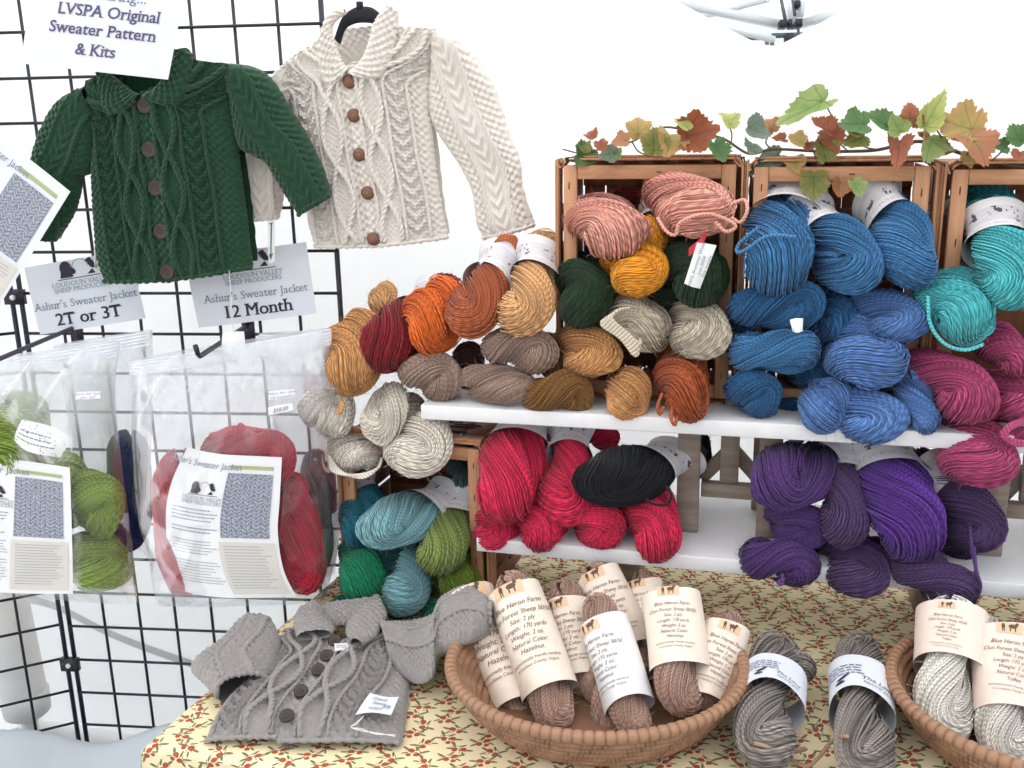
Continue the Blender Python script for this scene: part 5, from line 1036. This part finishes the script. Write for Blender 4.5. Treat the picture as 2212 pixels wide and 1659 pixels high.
o, fm = sheet('price_tag', ZG([(1420, 655), (1612, 680), (1560, 800), (1320, 800)]), ztab(.046), NT, 'white scalloped price tag handwritten in blue lying on the grey jacket', 'price tag', W=240., H=130., curl=.003, mat=M_PAPER, nx=10)
put2d(text_lines([('12 month', 30, 105, 92, dict(shear=.3)), ('Sweater', 30, 125, 60, dict(shear=.3)), ('$78', 34, 185, 40, dict(shear=.3)), ('handspun', 26, 118, 22, dict(shear=.3))]), fm, 'handwriting', INK_BLUE, o)
mb = MB()
for k in range(3): mb.tube(smoothpts([ztab(.044)(*p) for p in ZG([(1380, 805), (1330, 850 + 6 * k), (1290, 885), (1370, 895 + 8 * k), (1450, 930 - 5 * k), (1590, 935 + 6 * k)])], 40), .0006, 4)
mb.build('string', M_PVC, o)

# ---- coiled baskets
def basket_mat():
    m, nt, b = mat_new('coiled_cane', (.4, .2, .1), .5); u, v, uv = UVC(nt)
    k = NOISE(nt, 5, 3, .6, uv); c = MIX(nt, k, lin((130, 92, 66)), lin((182, 142, 112)))
    at = nt.nodes.new('ShaderNodeAttribute'); at.attribute_name = 'rnd'
    c = MIX(nt, at.outputs['Fac'], c, lin((70, 38, 26))); nt.links.new(c, b.inputs['Base Color']); return m
M_BASK = basket_mat()
def basket(cen, ux, uy, a, b, hgt, label, foot=.70, rows=7, seed=0):
    t = thing('woven_basket', label, 'basket'); rs = np.random.RandomState(seed); nth = 400; th = np.linspace(0, 2 * np.pi, nth, endpoint=False)[None, :]
    np_ = rows * 6; q = np.linspace(0, 1, np_)[:, None]; st = 210
    def shell(inner):
        f = foot + (1 - foot) * q ** .62; z = q * hgt; row = np.floor(q * rows); fr = (q * rows) % 1
        bump = .0075 * np.sqrt(np.clip(1 - (2 * fr - 1) ** 2, 0, 1)); stt = np.sin(th * st / 2 * 1.0 + row * 1.3)
        bump = bump * (.60 + .40 * np.abs(stt)); off = (-1 if inner else 1) * bump + (-.006 if inner else 0)
        X = (a * f + off) * np.cos(th); Y = (b * f + off) * np.sin(th)
        P = cen + X[..., None] * ux + Y[..., None] * uy + (z + 0 * th)[..., None] * ZZ
        at = np.clip(.75 - np.abs(stt) * .75 + .6 * (fr < .16) - .1 + .5 * ((np.sin(row * 12.9 + np.floor(th * st / 6.2832) * 78.2) * 43758.5) % 1 - .5), 0, 1) * (1 + 0 * q); uv = np.stack(np.broadcast_arrays(th * 8, q * 6 + row), -1)
        return P, at, uv
    for inner, nm in ((False, 'outer_wall'), (True, 'inner_wall')):
        P, at, uv = shell(inner); mb = MB(); mb.add(P, ring_quads(np_, nth), uv=uv, a=at.ravel()); mb.build(nm, M_BASK, t)
    mb = MB(); n = 48; p = [cen + ZZ * .004 + ux * a * foot * .99 * math.cos(x) + uy * b * foot * .99 * math.sin(x) for x in np.linspace(0, 2 * np.pi, n, endpoint=False)]
    mb.add(np.vstack([p, [cen + ZZ * .004]]), t=[[i, (i + 1) % n, n] for i in range(n)]); mb.build('base', M_BASK, t)
    n = 1100; x = np.linspace(0, 2 * np.pi, n, endpoint=False); wraps = 96; r = .0092 * (.72 + .28 * np.abs(np.sin(x * wraps / 2)) ** .6)
    pts = cen + ZZ * (hgt + .002) + np.outer(a * np.cos(x), ux) + np.outer(b * np.sin(x), uy); k = 10; g_ = np.linspace(0, 2 * np.pi, k, endpoint=False)
    rad = np.outer(np.cos(x) * b, ux) + np.outer(np.sin(x) * a, uy); rad /= np.linalg.norm(rad, axis=1)[:, None]
    v = pts[:, None] + r[:, None, None] * (np.cos(g_)[None, :, None] * rad[:, None] + np.sin(g_)[None, :, None] * ZZ)
    at = np.repeat(np.clip(.5 - np.abs(np.sin(x * wraps / 2)) * .9, 0, 1), k); mb = MB(); mb.add(v, ring_quads(n, k, True), a=at, uv=np.stack(np.broadcast_arrays((x * 20)[:, None], g_[None, :]), -1)); mb.build('wrapped_rim', M_BASK, t)
    return t
BH = .072; zr = Z_TAB + BH + .004
pl_, pr_, pf_ = on_z(974, 1432, zr), on_z(1604, 1428, zr), on_z(1290, 1597, zr)
bc = (pl_ + pr_) / 2; bux = nrm(pr_ - pl_); buy = np.array([-bux[1], bux[0], 0]); ba = np.linalg.norm(pr_ - pl_) / 2; bb1 = abs(float((pf_ - bc) @ buy))
BC1 = np.array([bc[0], bc[1], Z_TAB + .004]); basket(BC1, bux, buy, ba, bb1, BH, 'oval coiled basket holding hazelnut skeins in printed paper sleeves', seed=1)
p2l, p2f = on_z(1938, 1485, zr), on_z(2090, 1640, zr); BC2 = np.array([p2l[0] + ba * .97, p2l[1] - .03, Z_TAB + .004]); basket(BC2, SU, SV, ba, bb1 * 1.02, BH, 'oval coiled basket holding cream white skeins', seed=2)

# ---- hanks in paper sleeves
M_SLEEVE = simple('mottled_cream_paper', lin((236, 222, 206)), .7, 14, .10); M_PEACH = simple('peach_print', lin((226, 190, 156)), .7)
I_ = dict(shear=.28, bold=-.002)
def sleeve_text(last):
    return text_lines([('Blue Heron Farm', 15.5, 0, 62, I_), ('Clun Forest Sheep 50/50', 14.5, 0, 43, I_), ('Size: 2 ply', 13.5, 0, 27, I_), ('Length: 170 yards', 13.5, 0, 11, I_), ('Weight: 2 oz.', 13.5, 0, -5, I_), ('Natural Color:', 13.5, 0, -21, I_), (last, 13.5, 0, -36, I_),
        ('environmentally friendly standards', 8.5, 0, -52, I_), ('in Loudoun County, Virginia', 8.5, 0, -63, I_)])
TXT = {k: sleeve_text(k) for k in ('Hazelnut', 'Toffee')}
def animals(x, y, k): return cat2d([ell2d(x - 12 * k, y + 2 * k, 4 * k, 7 * k), rect2d(x - 15 * k, x - 13 * k, y - 12 * k, y, 2, 2), rect2d(x - 11 * k, x - 9 * k, y - 12 * k, y, 2, 2), ell2d(x + 9 * k, y + 2 * k, 10 * k, 5.5 * k), ell2d(x + 18 * k, y + 8 * k, 4 * k, 4 * k), rect2d(x + 2 * k, x + 5 * k, y - 11 * k, y, 2, 2), rect2d(x + 13 * k, x + 16 * k, y - 11 * k, y, 2, 2)])
def hank(A, B, rt, col, label, group, sleeve=None, smat=None, txt=None, phi0=0.0, T=2.4, n=56, seg=44, band_print=False, loose=.06, fuzz=.5, squash=1.0):
    _sk[0] += 1; A, B = A_(A), A_(B); ax = nrm(B - A); r = rt / 1.75 * .93; w = .75 * r; L = np.linalg.norm(B - A) - 2 * r; mid = (A + B) / 2
    c = nrm(CAM - mid); ey = nrm(c - ax * (c @ ax)); ez = np.cross(ax, ey); V, Q, UV, AT = skein_geo(L, w, r, T, n, seg, _sk[0], 1.2, loose)
    wk = 1.0
    if sleeve:
        wk = .80 if band_print else .90; xm = ((sleeve[0] + sleeve[1]) / 2 - .5) * np.linalg.norm(B - A); sg_ = (sleeve[1] - sleeve[0]) * np.linalg.norm(B - A) * .62; kf = 1 - (1 - wk) * np.exp(-np.abs((V[:, 0] - xm) / sg_) ** 4); V[:, 1] *= kf; V[:, 2] *= kf
    Pw = mid + V @ np.stack([ax, ey, ez]); Q = cull(Pw, Q)
    mb = MB(); mb.add(Pw, Q, uv=UV, a=AT); o = mb.build('yarn_skein', yarn_mat(col, fuzz)); tag(o, label, 'yarn skein', group)
    if sleeve:
        Lt = np.linalg.norm(B - A); x0, x1 = -Lt / 2 + sleeve[0] * Lt, -Lt / 2 + sleeve[1] * Lt; Rr = rt * (1.24 if band_print else 1.10) * wk; nb = 48; sg = 1 if ez @ XR > 0 else -1
        def fm(a_, b_, off=.0012): # a_ across, b_ towards the top, metres from the sleeve centre
            ph = A_(a_) / Rr * sg + phi0; x = (x0 + x1) / 2 - A_(b_); R_ = Rr + off + .002 * np.sin(3 * ph + 20 * x)
            return mid + x[..., None] * ax + (R_ * np.cos(ph) * squash)[..., None] * ey + (R_ * np.sin(ph))[..., None] * ez
        a_ = np.linspace(-np.pi, np.pi, nb, endpoint=False) * Rr * sg; rs = np.random.RandomState(_sk[0]); hh = (x1 - x0) / 2
        X, Y = np.meshgrid(np.linspace(-hh, hh, 14), a_, indexing='ij'); Y0 = X + .004 * np.sin(Y / Rr + rs.uniform(0, 6)) * (np.abs(X) / hh)
        mb = MB(); mb.add(fm(Y, Y0, 0), ring_quads(14, nb)); s_ = mb.build('paper_sleeve', smat or M_SLEEVE, o)
        if txt:
            k = (x1 - x0) / 196.; v, t = TXT[txt]; put2d((v * k * (.84, .9) + (0, -.006), t), fm, 'lettering', INK_BROWN, s_)
            v, t = rect2d(-34, 22, 72, 96, 10, 6); put2d((v * k, t), lambda x, y: fm(x, y, .0009), 'picture_ground', M_PEACH, s_); v, t = animals(-8, 86, .95); put2d((v * k, t), fm, 'picture', INK_BROWN, s_)
        if band_print:
            k = (x1 - x0) / 60.; put2d(greek(-34, 10, [10, 5, 0, -5], 4, _sk[0]), lambda x, y: fm(x * k, y * k), 'small_print', INK_BLUE, s_)
            v, t = text_lines([('The Land', 9, 22, -14, I_), ('Natural yarn', 6, 22, -21, I_)]); put2d((v * k, t), fm, 'lettering', INK, s_)
            v, t = cat2d([poly2d([(-18, -12), (-9, -7), (-4, -5), (-9, -12), (-14, -15)]), ell2d(-14, -18, 5, 2)]); put2d((v * k, t), fm, 'emblem', INK, s_)
    return o
tl = R(38); PN = nrm(-SV * math.sin(tl) + ZZ * math.cos(tl))
def bpl(px, py, back, cen): return on_plane(px, py, cen + ZZ * .055 + SV * back, PN)
HZ = [ # top, bottom, half width px, sleeve part, depth back, turn, label
 ((1385, 1238), (1418, 1420), 48, (.18, .9), .16, .3, 'hazelnut skein half hidden at the back of the basket'),
 ((1282, 1226), (1392, 1470), 62, (.12, .76), .12, .05, 'hazelnut skein in a sleeve leaning back behind the others'),
 ((1218, 1262), (1268, 1500), 58, (.22, .88), .085, .4, 'hazelnut skein in a sleeve behind the two foremost ones'),
 ((1018, 1282), (1132, 1562), 62, (.04, .88), .06, -.1, 'hazelnut skein in a sleeve under the grey jacket cuff'),
 ((1578, 1328), (1515, 1530), 58, (.18, .92), .045, -.25, 'hazelnut skein in a sleeve against the far rim of the basket'),
 ((1448, 1272), (1476, 1545), 76, (.10, .66), .0, .0, 'hazelnut skein in a sleeve with a large swirled end'),
 ((1286, 1290), (1378, 1590), 64, (.24, .80), .0, .55, 'hazelnut skein in the whitest sleeve, its text turned aside'),
 ((1098, 1246), (1214, 1570), 72, (.14, .78), .0, .05, 'hazelnut skein in a sleeve foremost beside the grey jacket'),
 ((1290, 1440), (1330, 1590), 60, None, .05, 0, 'hazelnut skein without a sleeve down between the others')]
for i, (a_, b_, hw, sl_, bk, ph, lab) in enumerate(HZ):
    A, B = bpl(*a_, bk, BC1), bpl(*b_, bk, BC1); A, B = A - .03 * (B - A), B + .02 * (B - A); hank(A, B, .86 * hw * depth((A + B) / 2) / F, HAZEL, lab, 'hazelnut skeins in the basket', sl_, M_PAPERW if 'whitest' in lab else None, 'Hazelnut' if sl_ else None, ph, T=2.2)
M_SLEEVE2 = simple('blush_paper', lin((236, 216, 202)), .7, 12, .08)
for a_, b_, hw, sl_, bk, ph, lab in (((2290, 1290), (2290, 1560), 74, (.15, .6), .05, 0, 'cream white skein in a sleeve beyond the two others'), ((2172, 1350), (2176, 1660), 78, (.08, .66), .0, -.2, 'cream white skein in a long sleeve beside the short sleeved one'), ((2058, 1292), (2040, 1600), 82, (.14, .52), .0, .1, 'cream white skein in a blush sleeve with a tied end'),
    ((2110, 1330), (2150, 1500), 60, None, .10, 0, 'cream white skein without a sleeve behind the two others')):
    A, B = bpl(*a_, bk, BC2), bpl(*b_, bk, BC2); hank(A, B, .92 * hw * depth((A + B) / 2) / F, WARMW, lab, 'cream white skeins in the basket', sl_, M_SLEEVE2, 'Toffee' if sl_ else None, ph, T=2.6)
DKG = (132, 124, 118)
ZG_ = Z_TAB + .052
for segs in ((((1680, 1395), (1650, 1640), 70, (.36, .60), 'brown grey skein with a white band lying beside the oval basket'), ((1850, 1388), (1868, 1680), 68, (.34, .60), 'brown grey skein with a torn white band beside the cream basket')),):
    for a_, b_, hw, sl_, lab in segs:
        A, B = on_z(*a_, ZG_), on_z(*b_, ZG_); hank(A, B, hw * depth((A + B) / 2) / F, DKG, lab, 'brown grey skeins on the cloth', sl_, M_PAPER, None, .1, T=3.4, band_print=True, loose=.12, fuzz=.9, n=40)
c_ = on_z(1715, 1430, ZG_); kk = depth(c_) / F; skein(c_, (120 * kk, 100 * kk), cam_axis(-40, 25), DKG, 'brown grey skein end curling beside the white band', 'brown grey skeins on the cloth', roll=30, front=False, T=1.4, n=36, amp=.9)
mb = MB(); p = smoothpts([on_z(x, y, Z_TAB + z) for x, y, z in ((1630, 1605, .075), (1680, 1618, .06), (1740, 1618, .02), (1700, 1632, .012), (1740, 1655, .010), (1765, 1640, .012), (1800, 1598, .05), (1830, 1590, .085))], 60); mb.tube(p, .0026, 6)
tag(mb.build('tie_yarn', simple('tan_twine', lin((170, 138, 116)), .9)), 'tan tie yarn trailing between the two brown grey skeins', 'yarn')

# ---- ribbon tag, small tags
dg = ob('dark green skein with a red')
M_RIB = simple('red_ribbon', (.55, .02, .04), .6)
mb = MB(); p = smoothpts([on_v(1525, 505, -.022), on_v(1515, 522, -.03), on_v(1500, 535, -.03), on_v(1488, 545, -.022)], 12); w_ = UP * .006; mb.add(np.stack([p - w_, p + w_], 1), grid_quads(12, 2)); mb.add(np.stack([p - w_, p + w_], 1) + FW * .001, grid_quads(12, 2))
tag(mb.build('ribbon', M_RIB), 'short red ribbon tying the white tag to the dark green skein', 'ribbon')
o, fm = sheet('paper_tag', [(1506, 524), (1548, 530), (1512, 624), (1478, 612)], lambda px, py: on_v(px, py, -.035), -SV, 'white handwritten tag on the dark green skein', 'tag', W=44., H=96., curl=.004, mat=M_PAPERW, nx=8)
def rot90(vt): v, t = vt; return np.stack([-v[:, 1], v[:, 0]], -1), t
v, t = text_lines([('100% Romney Wool', 12, 0, 6, I_), ('Lot 2004', 11, 0, -7, I_), ('2oz weight', 11, 0, -19, I_)]); v, t = rot90((v, t)); put2d((v + (24, 48), t), fm, 'handwriting', INK_GREY, o)
o, fm = sheet('paper_tag', [(1706, 690), (1735, 688), (1734, 716), (1712, 716)], lambda px, py: on_v(px, py, -.028), -SV, 'small curled white tag on the deep blue skein', 'tag', W=28., H=28., curl=.006, mat=M_PAPERW, nx=8)

# ------------------------------------------------------------------ leaf garland along the crate tops
def leaf_mat(c1, c2):
    m, nt, b = mat_new('autumn_leaf', lin(c1), .6); u, v, uv = UVC(nt)
    rr_ = M(nt, 'SQRT', M(nt, 'ADD', M(nt, 'MULTIPLY', u, u), M(nt, 'MULTIPLY', v, v))); c = MIX(nt, M(nt, 'MINIMUM', M(nt, 'MULTIPLY_ADD', NOISE(nt, 3.6, 4, .7, uv), 1.1, M(nt, 'MULTIPLY_ADD', rr_, .5, -.45)), 1.0), lin(c1), lin(c2)); vein = None
    for a in (90, 40, 140, 0, 180):
        ca, sa = math.cos(R(a)), math.sin(R(a)); al = M(nt, 'ADD', M(nt, 'MULTIPLY', u, ca), M(nt, 'MULTIPLY', M(nt, 'ADD', v, .35), sa)); pe = M(nt, 'ABSOLUTE', M(nt, 'SUBTRACT', M(nt, 'MULTIPLY', u, sa), M(nt, 'MULTIPLY', M(nt, 'ADD', v, .35), ca)))
        e = M(nt, 'MULTIPLY', M(nt, 'LESS_THAN', pe, .022), M(nt, 'GREATER_THAN', al, 0.0)); vein = e if vein is None else M(nt, 'MAXIMUM', vein, e)
    c = MIX(nt, M(nt, 'MULTIPLY', vein, .45), c, tuple(x * .45 for x in lin(c1))); nt.links.new(c, b.inputs['Base Color'])
    tr = nt.nodes.new('ShaderNodeBsdfTranslucent'); nt.links.new(c, tr.inputs[0]); mx = nt.nodes.new('ShaderNodeMixShader'); mx.inputs[0].default_value = .22
    nt.links.new(b.outputs[0], mx.inputs[1]); nt.links.new(tr.outputs[0], mx.inputs[2]); nt.links.new(mx.outputs[0], nt.nodes['Material Output'].inputs['Surface']); return m
LM = {'g': leaf_mat((66, 104, 54), (104, 136, 84)), 'y': leaf_mat((142, 164, 86), (204, 196, 130)), 'o': leaf_mat((142, 140, 76), (206, 148, 96)), 'r': leaf_mat((128, 70, 48), (176, 104, 66)), 'p': leaf_mat((150, 120, 78), (196, 108, 88)),
      'l': leaf_mat((112, 146, 74), (176, 180, 124)), 's': leaf_mat((98, 120, 100), (140, 150, 134)), 'v': leaf_mat((92, 112, 48), (156, 138, 78))}
def leaf_geo(kind, rs):
    n = 60; th = np.linspace(0, 2 * np.pi, n, endpoint=False); a = th - np.pi / 2    # tip at +y
    if kind == 0:
        lob = np.abs(np.cos(2.5 * (th - np.pi / 2))) ** .8; r = .74 + .15 * lob; r *= 1 - .25 * gs(np.angle(np.exp(1j * (th + np.pi / 2))), .5)
        r *= 1 + .16 * np.exp(-(np.angle(np.exp(1j * (th - np.pi / 2))) / .35) ** 2)
    else: r = .72 + .10 * np.cos(3 * (th - np.pi / 2)); r *= 1 + .18 * np.exp(-(np.angle(np.exp(1j * (th - np.pi / 2))) / .3) ** 2); r *= 1 - .3 * gs(np.angle(np.exp(1j * (th + np.pi / 2))), .35)
    r = r * (1 + .045 * np.sign(np.sin(th * 23))) * (1 + .04 * rs.randn(n)); rings = [.0, .35, .7, 1.0]; V = []
    b1, b2 = rs.uniform(.25, .95), rs.uniform(-.3, .5)
    for q in rings:
        x, y = q * r * np.cos(th), q * r * np.sin(th); z = b1 * x ** 2 - b2 * y ** 2 + .06 * np.sin(5 * th) * q ** 2 - .04 * (np.abs(x) < .05); V.append(np.stack([x, y, z], -1))
    V = A_(V).reshape(-1, 3); return V, ring_quads(len(rings), n)
ZL = lambda x, y: (x * .4673 + 1178, y * .4673)
gl = thing('leaf_garland', 'artificial autumn leaf garland with green and rust leaves lying along the crate tops', 'garland')
M_STEM = simple('brown_stem', lin((92, 78, 62)), .7)
STEM = [(80, 690), (180, 712), (250, 690), (320, 665), (400, 655), (490, 605), (570, 588), (680, 610), (820, 640), (940, 710), (1050, 690), (1240, 698), (1400, 700), (1540, 692), (1700, 655), (1800, 668), (1950, 718), (2060, 745), (2250, 780)]
mb = MB(); mb.tube(smoothpts([on_v(*ZL(x, y), VC + .012) for x, y in STEM], 160), np.linspace(.0012, .0032, 160), 6); mb.build('stem', M_STEM, gl)
for pts in ([(1240, 700), (1265, 765), (1320, 805), (1390, 825), (1430, 815)], [(1400, 700), (1345, 640), (1340, 570), (1305, 500)], [(860, 660), (862, 620), (850, 580)], [(1540, 692), (1480, 680), (1440, 650)], [(1800, 668), (1830, 640), (1810, 600)], [(1950, 718), (1965, 660), (1940, 610)], [(2060, 745), (2100, 710), (2130, 670)], [(400, 655), (430, 700), (480, 720)], [(1050, 690), (1020, 660), (1040, 610)]):
    mb = MB(); mb.tube(smoothpts([on_v(*ZL(x, y), VC + .004) for x, y in pts], 30), .0012, 5); mb.build('twig', M_STEM, gl)
LV = [(175, 685, 70, 'v', 0, 20), (215, 625, 66, 'r', 0, 30), (255, 665, 64, 'r', 0, 200), (355, 650, 84, 'p', 0, 80), (430, 597, 112, 'o', 0, 0), (180, 718, 130, 'g', 1, 260), (300, 712, 96, 's', 1, 90), (330, 712, 60, 'l', 1, 200), (505, 668, 128, 'v', 0, 0), (580, 640, 150, 'o', 0, 160), (690, 622, 180, 'r', 0, 280), (640, 575, 90, 'y', 0, 40), (795, 690, 112, 'g', 0, 200),
 (846, 556, 104, 'y', 0, 10), (965, 600, 130, 's', 1, 250), (1040, 585, 84, 'p', 0, 30), (1040, 738, 180, 's', 1, 120), (955, 690, 100, 's', 1, 30), (1090, 640, 76, 'r', 1, 90), (1170, 650, 84, 'o', 0, 60), (1210, 672, 70, 'r', 0, 150), (1225, 495, 270, 'l', 1, 118), (1290, 590, 130, 'r', 1, 60), (1325, 630, 120, 'r', 0, 200), (1290, 700, 122, 'v', 0, 20), (1155, 742, 96, 'o', 0, 190),
 (1242, 845, 132, 'v', 0, 180), (1362, 862, 92, 'p', 0, 170), (1436, 862, 90, 'l', 0, 200), (1412, 610, 92, 'o', 1, 250), (1445, 572, 140, 'g', 0, 90), (1545, 555, 180, 'g', 1, 40), (1445, 640, 120, 'v', 1, 110), (1630, 590, 110, 'l', 1, 30), (1688, 545, 130, 'r', 1, 0), (1635, 680, 200, 'r', 1, 170), (1780, 540, 200, 'y', 1, 330), (1780, 665, 150, 'l', 0, 160), (1930, 585, 200, 'o', 0, 60), (1985, 652, 190, 'p', 0, 200), (1850, 700, 84, 'r', 0, 120), (1960, 722, 80, 'o', 0, 190), (2115, 672, 86, 'g', 1, 80), (2190, 630, 110, 'g', 0, 30), (2190, 718, 80, 'r', 0, 160), (1750, 630, 60, 'r', 1, 60)]
for i, (x, y, sz, k, kind, rot) in enumerate(LV):
    rs = np.random.RandomState(500 + i); V, Q = leaf_geo(kind, rs); c = on_v(*ZL(x, y), VC - .005 + rs.uniform(-.022, .02)); s_ = sz * .4673 * depth(c) / F / 1.62
    nn = nrm(-FW + rs.uniform(-.45, .45) * XR + rs.uniform(-.1, .75) * UP); yy = math.cos(R(rot)) * UP + math.sin(R(rot)) * XR * -1; yy = nrm(yy - nn * (yy @ nn)); xx = np.cross(yy, nn)
    asp = .62 if kind == 1 and sz > 150 else 1.0
    mb = MB(); mb.add(c + (V * s_ * (asp, 1.15 if asp < 1 else 1, 1)) @ np.stack([xx, yy, nn]), Q, uv=V[:, :2]); mb.build('leaf', LM[k], gl)
